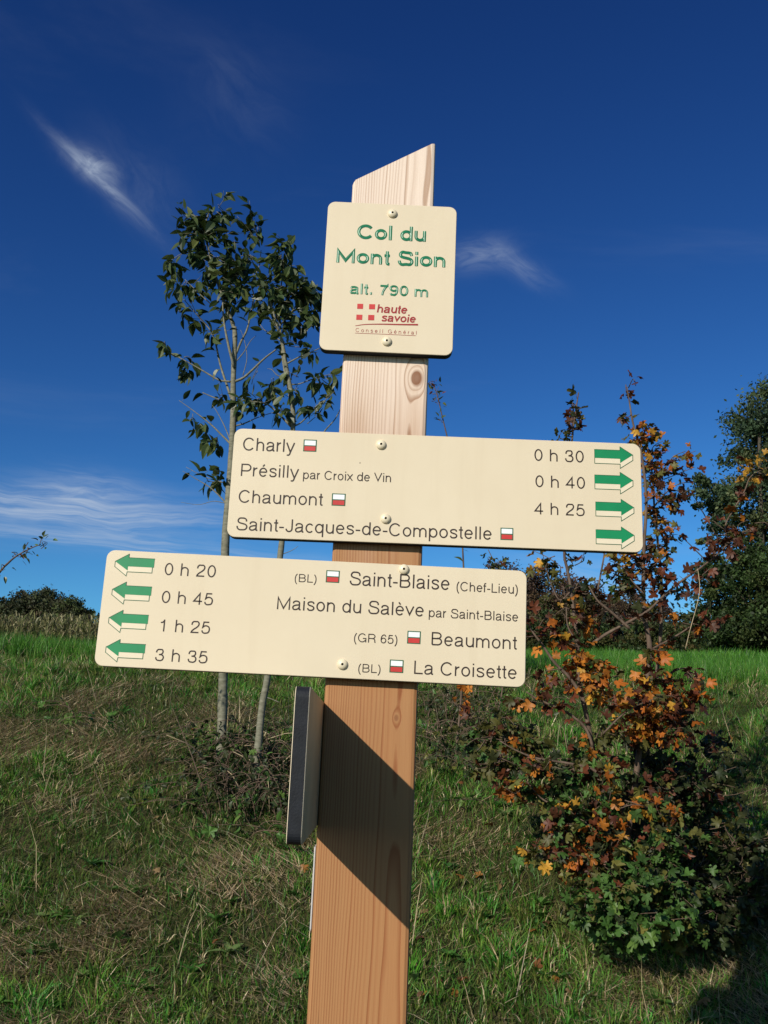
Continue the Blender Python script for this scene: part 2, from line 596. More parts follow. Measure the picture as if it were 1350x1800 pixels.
def palette(cols, n):
    cols = np.array(cols); i = RNG.integers(0, len(cols), n); j = RNG.integers(0, len(cols), n); t = RNG.random((n, 1))
    return (cols[i] * (1 - t) + cols[j] * t) * (.7 + .6 * RNG.random((n, 1)))


GREENS = [(.06, .20, .016), (.10, .24, .028), (.045, .14, .02), (.14, .22, .035), (.055, .23, .035)]
OLIVES = [(.17, .18, .045), (.20, .175, .06), (.12, .13, .035)]
STRAWS = [(.60, .47, .28), (.44, .32, .18), (.72, .60, .40), (.30, .20, .11), (.54, .39, .23)]


def vigour(x, y):
    """0 = thin dull turf, 1 = lush tufts; follows patches of the real bank"""
    v = sstep(.36, .66, fbm(x * 2.3 + 8.2, y * 2.3 + 4.4, 55, 3))
    return np.clip(v * .85 + .15 + .6 * sstep(5.3, 6.6, y), 0, 1.1)


def straw_amount(x, y):
    s = .6 * fbm(x * 1.6 + 3.1, y * 1.6 + 1.7, 21, 3) + .4 * fbm(x * 5.0 + 1.1, y * 5.0 + 5.7, 23, 2)
    s = sstep(.535, .635, s) * .75 + .02
    for (px, py, r, a) in STRAW_SPOTS:
        r = r * .8
        s = np.maximum(s, a * np.exp(-((x - px) ** 2 + ((y - py) * 1.2) ** 2) / r ** 2))
    return s * (1 - .9 * sstep(5.0, 6.4, y))


STRAW_SPOTS = []
for (px, py, r, a) in ((420, 1540, .28, 1.0), (520, 1480, .2, 1.0), (200, 1330, .35, .9), (400, 1260, .3, .9), (790, 1480, .22, .7), (1120, 1740, .22, .8), (480, 1740, .15, .6), (120, 1420, .2, .7), (600, 1500, .2, .9)):
    g_ = hit(px, py); STRAW_SPOTS.append((g_[0], g_[1], r, a))

parts = []
# green tufts on the bank: blades gathered round tuft centres
nt = 9000
tx, ty = scatter(nt, 2.3, 6.8, 0.35)
keep = (RNG.random(nt) > straw_amount(tx, ty) * .85) & (RNG.random(nt) < .25 + .8 * vigour(tx, ty))
tx, ty = tx[keep], ty[keep]; nt = len(tx); tv = vigour(tx, ty)
per = RNG.integers(14, 46, nt)
ti = np.repeat(np.arange(nt), per); n = len(ti)
rad = .012 + .035 * RNG.random(nt)
an = RNG.random(n) * 2 * np.pi; rr = np.sqrt(RNG.random(n)) * rad[ti]
x = tx[ti] + np.cos(an) * rr; y = ty[ti] + np.sin(an) * rr
tall = (.026 + (.02 + .055 * tv) * RNG.random(nt) ** 1.5 + .05 * sstep(5.2, 6.6, ty))
L = tall[ti] * (.55 + .7 * RNG.random(n))
lean = np.clip(.30 + rr / .05 * .6 + RNG.normal(0, .30, n), 0, 1.45)
tc_ = palette(GREENS + OLIVES[:1], nt) * (.65 + .55 * np.clip(tv, 0, 1))[:, None]
col = tc_[ti] * (.75 + .5 * RNG.random((n, 1)))
dead = RNG.random(n) < .14
col[dead] = palette(STRAWS, int(dead.sum()))
P = np.stack([x, y, ground(x, y) - .004], 1)
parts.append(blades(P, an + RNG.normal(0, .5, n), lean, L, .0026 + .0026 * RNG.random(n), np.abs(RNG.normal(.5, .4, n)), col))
# general short sward between the tufts
n = 170000
x, y = scatter(n, 2.3, 6.8, 0.3)
sa = straw_amount(x, y)
isst = RNG.random(n) < .07 + .45 * sa
col = palette(GREENS + OLIVES, n) * (.6 + .6 * np.clip(vigour(x, y), 0, 1))[:, None]; col[isst] = palette(STRAWS, int(isst.sum()))
P = np.stack([x, y, ground(x, y) - .004], 1)
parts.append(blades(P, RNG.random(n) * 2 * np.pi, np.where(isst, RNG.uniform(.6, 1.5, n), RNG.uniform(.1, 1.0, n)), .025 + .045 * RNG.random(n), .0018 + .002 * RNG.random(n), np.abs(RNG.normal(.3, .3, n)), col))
# flattened straw thatch, mostly in patches
n = 260000
x, y = scatter(n, 2.3, 6.6, 0.3)
k = RNG.random(n) < .035 + .93 * straw_amount(x, y)
x, y = x[k], y[k]; n = len(x)
P = np.stack([x, y, ground(x, y) + .004 + .018 * RNG.random(n)], 1)
az = fbm(x * 2.5, y * 2.5, 40, 2) * 9 + RNG.normal(0, .8, n)
parts.append(blades(P, az, RNG.uniform(1.05, 1.60, n), .03 + .09 * RNG.random(n) ** 1.5, .0016 + .0022 * RNG.random(n), RNG.normal(.0, .25, n), palette(STRAWS, n)))
# some long bleached stems lying or standing
n = 420
x, y = scatter(n, 2.5, 6.4, 0.2)
P = np.stack([x, y, ground(x, y)], 1)
parts.append(blades(P, RNG.random(n) * 2 * np.pi, RNG.uniform(.1, 1.45, n), .12 + .20 * RNG.random(n), .002 + .0015 * RNG.random(n), RNG.normal(.1, .2, n), palette([(.42, .34, .19), (.36, .30, .20)], n)))
# long coarse blades and tan stalks growing up through the maple
for (px, py, nb, ln, pal, wd_) in ((1120, 1520, 70, .30, [(.06, .16, .03), (.09, .20, .05)], .006), (1180, 1560, 40, .26, [(.06, .16, .03)], .006), (1110, 1400, 16, .34, [(.45, .36, .20)], .004), (985, 1330, 10, .22, [(.42, .35, .22)], .003), (405, 1290, 26, .20, [(.48, .38, .22)], .003), (430, 1330, 20, .18, [(.44, .35, .22)], .003)):
    h_ = hit(px, py)
    x = h_[0] + RNG.normal(0, .05, nb); y = h_[1] + RNG.normal(0, .05, nb)
    parts.append(blades(np.stack([x, y, ground(x, y)], 1), RNG.random(nb) * 6.28, np.abs(RNG.normal(.2, .25, nb)), ln * RNG.uniform(.6, 1.2, nb), np.full(nb, wd_), np.abs(RNG.normal(.4, .4, nb)), palette(pal, nb)))
v, l, s, c = cat_meshes(parts)
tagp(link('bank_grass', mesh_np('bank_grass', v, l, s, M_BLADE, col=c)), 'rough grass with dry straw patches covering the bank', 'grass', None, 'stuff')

# the lush field grass beyond the brow
parts = []
for (n, y0, y1, l0, l1, wd) in ((90000, 6.1, 12, .07, .17, .004), (60000, 12, 28, .10, .24, .010), (30000, 28, 62, .16, .34, .028)):
    x, y = scatter(n, y0, y1, .3, .8)
    P = np.stack([x, y, ground(x, y) - .005], 1)
    hl = .7 + .6 * fbm(x * .9, y * .9, 77, 2)
    parts.append(blades(P, RNG.random(n) * 2 * np.pi, np.abs(RNG.normal(.2, .2, n)), (l0 + (l1 - l0) * RNG.random(n)) * hl, wd * (.7 + .6 * RNG.random(n)), np.abs(RNG.normal(.25, .25, n)), palette([(.05, .17, .014), (.07, .21, .02), (.04, .13, .012), (.10, .21, .03)], n)))
v, l, s, c = cat_meshes(parts)
tagp(link('field_grass', mesh_np('field_grass', v, l, s, M_BLADE, col=c)), 'lush bright green meadow grass beyond the brow of the bank', 'grass', None, 'stuff')

# ------------------------------------------------------------------ leaf shapes


def leaf_maple(fold=.25, curl=.3, lobes=1.0):
    """five-lobed field maple leaf, unit length 1 along +Y, stalk at origin, normal +Z; verts, faces"""
    tips = [(-62, .62), (-33, .0), (0, 1.0)]
    out = []
    pr = [(-118, .34), (-100, .56), (-78, .60), (-66, .46), (-56, .47), (-50, .76), (-38, .90), (-28, .84), (-20, .58), (-15, .72), (-8, .93), (0, 1.02)]
    pts = [(math.sin(math.radians(a)) * r, math.cos(math.radians(a)) * r * .95 + .05) for a, r in pr]
    full = pts + [(-x, y) for x, y in pts[-2::-1]]
    vs = [(0, 0, 0), (0, .42, 0)] + [(x, y, 0) for x, y in full]
    o = []
    for (x, y, z) in vs:
        r = math.hypot(x, y)
        zz = abs(x) * fold - curl * r * r * .45 + .10 * math.sin(9 * x * (1 + curl) + 5 * y + 7 * fold) + .18 * x * y * curl
        o.append((x, y, zz))
    n = len(full); fs = []
    for i in range(n - 1):
        fs.append((1, 2 + i + 1, 2 + i))
    fs.append((0, 1, 2)); fs.append((0, 2 + n - 1, 1))
    return o, fs


def leaf_oval(wid=.26, fold=.3, droop=.35, n=5):
    ys = np.linspace(0, 1, n + 1)
    vs = []; fs = []
    for yy in ys:
        h = wid * math.sin(math.pi * min(1, yy * .97 + .015)) ** .8 * (1.12 - .42 * yy)
        z = -droop * yy * yy * .5
        vs += [(-h, yy, z + h * fold), (0, yy, z), (h, yy, z + h * fold)]
    for i in range(n):
        a = i * 3
        fs += [(a, a + 1, a + 4, a + 3), (a + 1, a + 2, a + 5, a + 4)]
    return vs, fs


def frame(a, nrm):
    y = Vector(a).normalized(); z = Vector(nrm); z = (z - y * z.dot(y))
    if z.length < 1e-4:
        z = y.orthogonal()
    z.normalize(); x = y.cross(z)
    return Matrix((x, y, z)).transposed()


def rv(s=1.0):
    return Vector((random.gauss(0, s), random.gauss(0, s), random.gauss(0, s)))


class Foliage:
    """collects leaves; the nearest ones become one object each, the rest one joined part"""

    def __init__(self, root, shapes, mats, attr_mat, attr_cols, limit=300, name='leaf', mass='leaves'):
        self.root = root; self.items = []; self.limit = limit; self.name = name; self.mass = mass
        self.shapes = shapes; self.mats = mats; self.am = attr_mat; self.ac = attr_cols
        self.cache = {}

    def add(self, p, a, nrm, size, cls):
        self.items.append((Vector(p), Vector(a), Vector(nrm), size, cls, random.randrange(len(self.shapes))))

    def finish(self):
        cam_ = Vector(CAMP); off = self.root.location

        def vis(it):
            d = it[0] - cam_
            z = d.dot(Vector(F_)); x = d.dot(Vector(R_)) / z * FPX; y = d.dot(Vector(U_)) / z * FPX
            inside = abs(x) < 690 and abs(y) < 910
            return (0 if inside else 1, z / it[3])
        self.items.sort(key=vis)
        for it in self.items[:self.limit]:
            p, a, nrm, sz, cls, sh = it
            key = (sh, cls)
            if key not in self.cache:
                vs, fs = self.shapes[sh]
                me = bpy.data.meshes.new('leaf'); me.from_pydata(vs, [], fs); me.materials.append(self.mats[cls]); me.update()
                self.cache[key] = me
            o = bpy.data.objects.new(self.name, self.cache[key]); COL.objects.link(o); o.parent = self.root
            Mx = frame(a, nrm).to_4x4(); Mx = Matrix.Translation(p - off) @ Mx @ Matrix.Scale(sz, 4)
            o.matrix_local = Mx
        rest = self.items[self.limit:]
        if rest:
            V = []; Lp = []; Sz = []; C = []; o = 0
            for (p, a, nrm, sz, cls, sh) in rest:
                vs, fs = self.shapes[sh]
                A = np.array(frame(a, nrm)); vv = (np.array(vs) * sz) @ A.T + np.array(p - off)
                V.append(vv)
                for f in fs:
                    Lp += [i + o for i in f]; Sz.append(len(f))
                c0 = np.array(random.choice(self.ac[cls])) * random.uniform(.7, 1.3)
                C.append(np.tile(c0, (len(vs), 1))); o += len(vs)
            me = mesh_np(self.mass, np.vstack(V), Lp, Sz, self.am, col=np.vstack(C))
            tagp(link(self.mass, me, self.root), kind='stuff')


M_LEAFATTR = leafmat('leaf_mass', (0, 0, 0), (0, 0, 0), attr=True, rough=.5, spec=.3, trans=.3)


def barkmat(name, c0, c1, sc=(60, 60, 16)):
    m, t, b = newmat(name)
    tc = t.n('ShaderNodeTexCoord'); mp = t.n('ShaderNodeMapping'); mp.inputs['Scale'].default_value = sc; t.l(tc.outputs['Object'], mp.inputs[0])
    n = t.noise(mp.outputs[0], 1, 5, .65)
    t.l(t.ramp(n, [(.3, c0), (.7, c1)]), b.inputs['Base Color'])
    b.inputs['Roughness'].default_value = .75; b.inputs['Specular IOR Level'].default_value = .2
    bm = t.n('ShaderNodeBump'); bm.inputs['Strength'].default_value = .6; bm.inputs['Distance'].default_value = .002
    t.l(n, bm.inputs['Height']); t.l(bm.outputs[0], b.inputs['Normal'])
    return m


M_BARK_S = barkmat('grey_green_bark', (.10, .10, .065), (.24, .23, .17), (30, 30, 90))
M_BARK_M = barkmat('brown_twig_bark', (.055, .035, .025), (.17, .12, .085))
M_BARK_D = barkmat('dark_tree_bark', (.04, .032, .025), (.10, .085, .06), (3, 3, 1))
M_DRY = simple('dry_stalk', (.40, .32, .20), .7, .2, .25, 30)

def joined_leaves(name, label, cat, items, mat):
    V = []; Lp = []; Sz = []; C = []; o = 0
    for (p, a, nrm, sz, c0, (vs, fs)) in items:
        A = np.array(frame(a, nrm)); V.append((np.array(vs) * sz) @ A.T + np.array(p))
        for f in fs:
            Lp += [i + o for i in f]; Sz.append(len(f))
        C.append(np.tile(np.array(c0), (len(vs), 1))); o += len(vs)
    tagp(link(name, mesh_np(name, np.vstack(V), Lp, Sz, mat, col=np.vstack(C))), label, cat, None, 'stuff')


_OV = [leaf_oval(.22, .3, .4), leaf_oval(.32, .2, .2), leaf_oval(.17, .4, .7)]
items = []
wx, wy = scatter(420, 2.5, 6.2, .3)
for x, y in zip(wx, wy):
    if vigour(x, y) < .25 and random.random() < .5:
        continue
    z = float(ground(x, y)); k = random.randint(4, 9); s0 = random.uniform(.022, .065); sh = random.choice(_OV); c0 = np.array(random.choice([(.06, .17, .03), (.09, .20, .04), (.05, .13, .03), (.13, .20, .06)]))
    for j in range(k):
        an = 6.283 * j / k + random.uniform(-.3, .3); el = random.uniform(.1, .9)
        a = Vector((math.cos(an), math.sin(an), el))
        items.append((np.array((x, y, z + .01)), a, Vector((0, 0, 1)) + rv(.15), s0 * random.uniform(.7, 1.2), c0 * random.uniform(.8, 1.25), sh))
joined_leaves('ground_weeds', 'small broad-leaved weeds scattered through the grass of the bank', 'weeds', items, M_LEAFATTR)
items = []
_MP = [leaf_maple(.3, .9), leaf_maple(-.3, .8), leaf_oval(.3, .4, .8)]
for k in range(260):
    x = random.gauss(.75, .75); y = random.gauss(3.5, .9)
    if y < 2.4:
        continue
    items.append((np.array((x, y, float(ground(x, y)) + random.uniform(.012, .04))), Vector((random.gauss(0, 1), random.gauss(0, 1), random.gauss(0, .3))), Vector((0, 0, 1)) + rv(.4), random.uniform(.02, .034), random.choice([(.20, .08, .03), (.12, .06, .03), (.30, .13, .03), (.26, .17, .08)]), random.choice(_MP)))
joined_leaves('fallen_leaves', 'brown and orange fallen leaves in the grass round the maple', 'fallen leaves', items, M_LEAFATTR)

# ------------------------------------------------------------------ distant planting
M_TREELEAF = leafmat('tree_foliage', (0, 0, 0), (0, 0, 0), attr=True, rough=.55, spec=.25, trans=.25)


def crown_np(blobs, nleaf, size, cols, seed, origin, up_bias=.2, shell=.55):
    """many small leaf faces through the volume of overlapping clumps"""
    r = np.random.default_rng(seed)
    B = np.array([(*b[0], b[1], b[2], b[3]) for b in blobs])
    vol = B[:, 3] * B[:, 4] * B[:, 5]; pr = vol ** .75; pr /= pr.sum()
    # secondary clumps on each blob make the outline uneven
    nc = max(60, nleaf // 130)
    bi = r.choice(len(B), nc, p=pr)
    d = r.normal(size=(nc, 3)); d /= np.linalg.norm(d, axis=1, keepdims=True)
    rad = (shell + (1.02 - shell) * r.random(nc))[:, None]
    cc = B[bi, :3] + d * rad * B[bi, 3:6]
    cr = (B[bi, 3:6].mean(1) * r.uniform(.12, .30, nc))
    cb = r.uniform(.6, 1.35, nc); ci = r.integers(0, len(cols), nc)
    li = r.integers(0, nc, nleaf)
    o = r.normal(size=(nleaf, 3)) * .55
    P = cc[li] + o * cr[li][:, None] * np.array([1, 1, .75])
    nrm = r.normal(size=(nleaf, 3)) + np.array([0, 0, up_bias]); nrm /= np.linalg.norm(nrm, axis=1, keepdims=True)
    t = np.cross(nrm, r.normal(size=(nleaf, 3))); t /= np.linalg.norm(t, axis=1, keepdims=True)
    b = np.cross(nrm, t)
    s = (size * r.uniform(.6, 1.4, nleaf))[:, None]
    V = np.stack([P - t * s * .5, P + b * s * .28, P + t * s * .5, P - b * s * .28], 1).reshape(-1, 3) - np.array(origin)
    loops = np.arange(nleaf * 4)
    cols = np.array(cols)
    C = cols[ci[li]] * cb[li][:, None] * r.uniform(.7, 1.3, (nleaf, 1))
    return V, loops, np.full(nleaf, 4), np.repeat(C, 4, 0)


def blob(px, py, rpx, rpy, Y, depth=None):
    c = at(px, py, Y); k = Y / FPX
    return (tuple(c), rpx * k, (depth or rpx) * k, rpy * k)


def tree(name, label, cat, blobs, nleaf, size, cols, seed, group=None, trunk_px=None, tr=.12, limbs=6, up=.2, shell=.55, limb_r=.04):
    B = np.array([b[0] for b in blobs])
    cx = B[:, 0].mean() if trunk_px is None else trunk_px[0]; cy = B[:, 1].mean() if trunk_px is None else trunk_px[1]
    bz = float(ground(cx, cy)); org = (cx, cy, bz)
    root = empty(name, org, label, cat, group)
    v, l, s, c = crown_np(blobs, nleaf, size, cols, seed, org, up, shell)
    mb = MB(); top = max(b[0][2] for b in blobs)
    rs = random.Random(seed)
    tp = [np.array([cx, cy, bz - .1]), np.array([cx + rs.uniform(-.1, .1), cy, bz + (top - bz) * .4]), np.array([cx + rs.uniform(-.3, .3), cy, top])]
    tube(mb, catmull(tp, 5), tr, tr * .25, 8)
    for k in range(limbs):
        b = blobs[k % len(blobs)]
        e = np.array(b[0]) + np.array([rs.uniform(-.8, .8) * b[1], rs.uniform(-.7, .7) * b[2], rs.uniform(-.2, .8) * b[3]])
        f = rs.uniform(.15, .6); st = tp[0] * (1 - f) + tp[2] * f
        mid = (st + e) / 2 + np.array([0, 0, -.08 * abs(e[0] - st[0])])
        tube(mb, catmull([st, mid, e], 4), limb_r, limb_r * .25, 5)
    mb.build('trunk', M_BARK_D, root)
    me = mesh_np('crown', v, l, s, M_TREELEAF, col=c)
    link('crown', me, root)
    return root


DKG = [(.030, .055, .014), (.040, .070, .018), (.024, .042, .012), (.055, .075, .022)]
BLG = [(.045, .075, .035), (.060, .090, .040), (.035, .060, .030), (.075, .095, .035)]
BRN = [(.085, .050, .035), (.065, .042, .032), (.10, .065, .035), (.055, .045, .025)]
OLV = [(.075, .075, .025), (.055, .07, .02), (.09, .07, .025)]

# big trees on the right (about 26 m away)
tree('tree', 'tall loose blue-green tree rising highest at the right edge', 'tree',
     [blob(1345, 790, 75, 110, 27), blob(1320, 900, 85, 70, 27), blob(1400, 760, 110, 120, 27.5), blob(1270, 900, 60, 70, 26.5), blob(1235, 880, 42, 50, 26.5), blob(1420, 900, 120, 150, 27), blob(1225, 940, 30, 45, 26.5), blob(1440, 1040, 130, 100, 27)],
     60000, .105, BLG, 5, None, None, .16, 14, .2, .45)
tree('tree', 'dense dark green tree with rounded crown standing low before the taller tree', 'tree',
     [blob(1300, 1040, 85, 75, 23), blob(1270, 1100, 70, 50, 23), blob(1350, 1020, 90, 90, 23.5), blob(1430, 1080, 100, 90, 23.5), blob(1250, 1010, 35, 50, 23), blob(1340, 1110, 110, 45, 22.5)],
     60000, .085, DKG, 6, None, None, .16, 8, .2, .5)
# woods in the middle (bare brown crowns and green bushes)
wg = 'trees of the wood behind the meadow'
tree('tree', 'brown bare-looking tree at the left end of the wood, beside the lower sign', 'tree', [blob(885, 1062, 64, 72, 62), blob(945, 1072, 58, 76, 62)], 30000, .17, BRN, 12, wg, None, .18, 12, .2, .3)
tree('tree', 'brown tree of the wood seen just right of the lower sign', 'tree', [blob(1005, 1080, 58, 72, 60), blob(1055, 1095, 50, 62, 60)], 26000, .17, BRN + OLV, 13, wg, None, .18, 12, .2, .3)
tree('tree', 'brownish tree of the wood behind the middle of the maple shrub', 'tree', [blob(1100, 1097, 52, 62, 58), blob(1150, 1110, 44, 46, 58)], 22000, .16, BRN, 14, wg, None, .18, 12, .2, .3)
tree('bush', 'green bush at the foot of the wood, right of the lower sign', 'bush', [blob(950, 1115, 48, 50, 42), blob(905, 1130, 50, 36, 42)], 20000, .11, OLV + DKG, 15, None, None, .08, 6)
tree('bush', 'dark olive bush below the brown trees behind the maple stems', 'bush', [blob(1035, 1136, 62, 34, 40), blob(1090, 1136, 56, 38, 40)], 20000, .11, DKG + OLV, 16, None, None, .08, 6)
tree('bush', 'low green bush in the gap between the maple shrub and the dark tree', 'bush', [blob(1160, 1132, 54, 46, 38), blob(1208, 1128, 40, 46, 38), blob(1240, 1136, 40, 40, 38)], 28000, .10, DKG + OLV, 17, None, None, .08, 6)
tree('tree', 'olive tree of the wood hidden mostly behind the lower sign', 'tree', [blob(780, 1080, 70, 55, 64), blob(700, 1100, 60, 40, 64)], 8000, .17, OLV, 18, wg, None, .18, 6)
for (bx, lb) in ((1000, 'dark hedge bush at the meadow edge under the brown trees'), (1130, 'dark hedge bush at the meadow edge behind the thick maple stem'), (1260, 'dark hedge bush at the meadow edge in front of the dark right tree')):
    tree('bush', lb, 'bush', [blob(bx - 35, 1146, 50, 24, 50), blob(bx + 35, 1148, 50, 24, 50)], 12000, .12, DKG + OLV, 30 + bx, None, None, .07, 4)
# rounded trees behind the corn at left
lg = 'rounded trees behind the maize at the left'
tree('tree', 'highest rounded dark tree behind the maize at the left', 'tree', [blob(68, 1088, 62, 50, 96), blob(30, 1092, 52, 40, 96), blob(100, 1098, 44, 42, 96), blob(65, 1070, 36, 30, 96)], 42000, .26, [(.045, .055, .022), (.055, .052, .026), (.040, .050, .022)], 21, lg, None, .25, 6)
tree('tree', 'lower rounded tree behind the maize, right of the highest one', 'tree', [blob(122, 1096, 36, 42, 92), blob(145, 1104, 26, 34, 92)], 22000, .24, [(.05, .065, .022), (.06, .06, .025)], 22, lg, None, .2, 5)
tree('tree', 'dark tree behind the maize at the left edge', 'tree', [blob(0, 1096, 36, 42, 100), blob(-40, 1092, 50, 44, 100)], 22000, .24, [(.04, .052, .024)], 23, lg, None, .2, 5)
tree('tree', 'small green tree top peeping out beside the lower sign at the left', 'tree', [blob(185, 1108, 26, 30, 90), blob(225, 1105, 30, 34, 90)], 9000, .22, [(.05, .075, .025)], 24, lg, None, .2, 4)

# maize strip
parts = []
nst = 2400
Yc = 57 + RNG.random(nst) * 7; Xc = -36 + 48 * RNG.random(nst)
Zc = ground(Xc, Yc); H = 2.0 + .5 * RNG.random(nst)
cc_ = palette([(.34, .32, .13), (.16, .17, .06), (.36, .30, .17), (.10, .12, .04)], nst)
parts.append(blades(np.stack([Xc, Yc, Zc], 1), RNG.random(nst) * 6.28, np.abs(RNG.normal(0, .06, nst)), H, np.full(nst, .045), RNG.normal(0, .08, nst), cc_))
nl = 26000
si = RNG.integers(0, nst, nl)
hh = RNG.random(nl) * .92
Pl = np.stack([Xc[si], Yc[si], Zc[si] + H[si] * hh], 1)
parts.append(blades(Pl, RNG.random(nl) * 6.28, RNG.uniform(.3, .9, nl), .35 + .4 * RNG.random(nl), .05 + .05 * RNG.random(nl), RNG.uniform(.5, 1.6, nl), palette([(.36, .34, .15), (.20, .22, .07), (.50, .44, .25), (.10, .13, .04), (.14, .10, .06), (.07, .08, .03)], nl)))
v, l, s, c = cat_meshes(parts)
tagp(link('maize_field', mesh_np('maize_field', v, l, s, M_BLADE, col=c)), 'strip of dry yellowing maize along the far edge of the meadow', 'maize', None, 'stuff')

# ------------------------------------------------------------------ saplings
M_SAPLEAF = leafmat('sapling_leaves', (.026, .045, .012), (.06, .088, .022), (.13, .145, .045), rough=.42, spec=.45, trans=.2)
SAP_COLS = {0: [(.028, .055, .014), (.038, .07, .02), (.022, .04, .012), (.05, .08, .026)]}
OVALS = [leaf_oval(.26, .3, .3), leaf_oval(.30, .5, .6), leaf_oval(.23, .15, .1), leaf_oval(.28, .65, .8)]


def pxpath(pts, Y):
    """pixel polyline -> world points; optional third value is a depth offset"""
    return [at(p[0], p[1], Y + (p[2] if len(p) > 2 else 0.0)) for p in pts]


def branch(root, pts, Y, r0, r1, mat, name='branch', n=5, sides=7, ground_start=False):
    P = pxpath(pts, Y)
    C = catmull(P, n)
    mb = MB(); tube(mb, C, r0, r1, sides, 0, .12); mb.build(name, mat, root)
    return C


def leafy(fol, path, spacing, size, cls, twig=None, spread=.03, start=0.0, droop=.6):
    """alternate leaves along a polyline"""
    P = [Vector(p) for p in path]; tot = sum((P[i + 1] - P[i]).length for i in range(len(P) - 1))
    d = tot * start; side = 1
    while d < tot:
        q = d
        for i in range(len(P) - 1):
            L_ = (P[i + 1] - P[i]).length
            if q <= L_:
                break
            q -= L_
        t = (P[i + 1] - P[i]).normalized(); p = P[i] + t * q
        sd_ = t.cross(Vector((0, 1, .3)) + rv(.5)).normalized() * side
        a = (sd_ * .8 + t * .5 + Vector((0, 0, -droop * random.uniform(.3, 1.3))) + rv(.35)).normalized()
        st = p + a * spread * random.uniform(.2, .8)
        if twig is not None:
            tube(twig, [p, st], .0009, .0007, 4)
        fol.add(st, a, Vector((0, -.25, 1)) + rv(.6), size * random.uniform(.65, 1.25), cls() if callable(cls) else cls)
        d += spacing * random.uniform(.6, 1.4); side = -side


def cluster(fol, px, py, rx, ry, Y, n, size, cls, twig, anchor=None, dd=.12, droop=.5, sprig=5):
    """n leaves on short sprigs inside an ellipse of the crown, fed from an anchor point"""
    c = at(px, py, Y); k = Y / FPX
    anchor = c if anchor is None else np.asarray(anchor)
    m = max(2, n // sprig)
    for j in range(m):
        an = random.random() * 6.283; r = math.sqrt(random.random())
        e = c + np.array([math.cos(an) * rx * k * r, random.uniform(-dd, dd), math.sin(an) * ry * k * r])
        s = c + (anchor - c) * .55 + np.array(rv(.012))
        mid = (s + e) / 2 + np.array(rv(.012))
        pts = catmull([s, mid, e], 3); tube(twig, pts, .0019, .0009, 4)
        for q in range(sprig):
            f = 1 - q * .16 * random.uniform(.6, 1.3)
            i = min(len(pts) - 1, max(0, int(f * (len(pts) - 1))))
            p = Vector(pts[i]); t = (Vector(pts[-1]) - Vector(pts[0])).normalized()
            a = (t * .5 + rv(.6) + Vector((0, 0, -droop))).normalized()
            fol.add(p + a * .012 + rv(.008), a, Vector((0, -.2, 1)) + rv(.7), size * random.uniform(.65, 1.25), cls() if callable(cls) else cls)


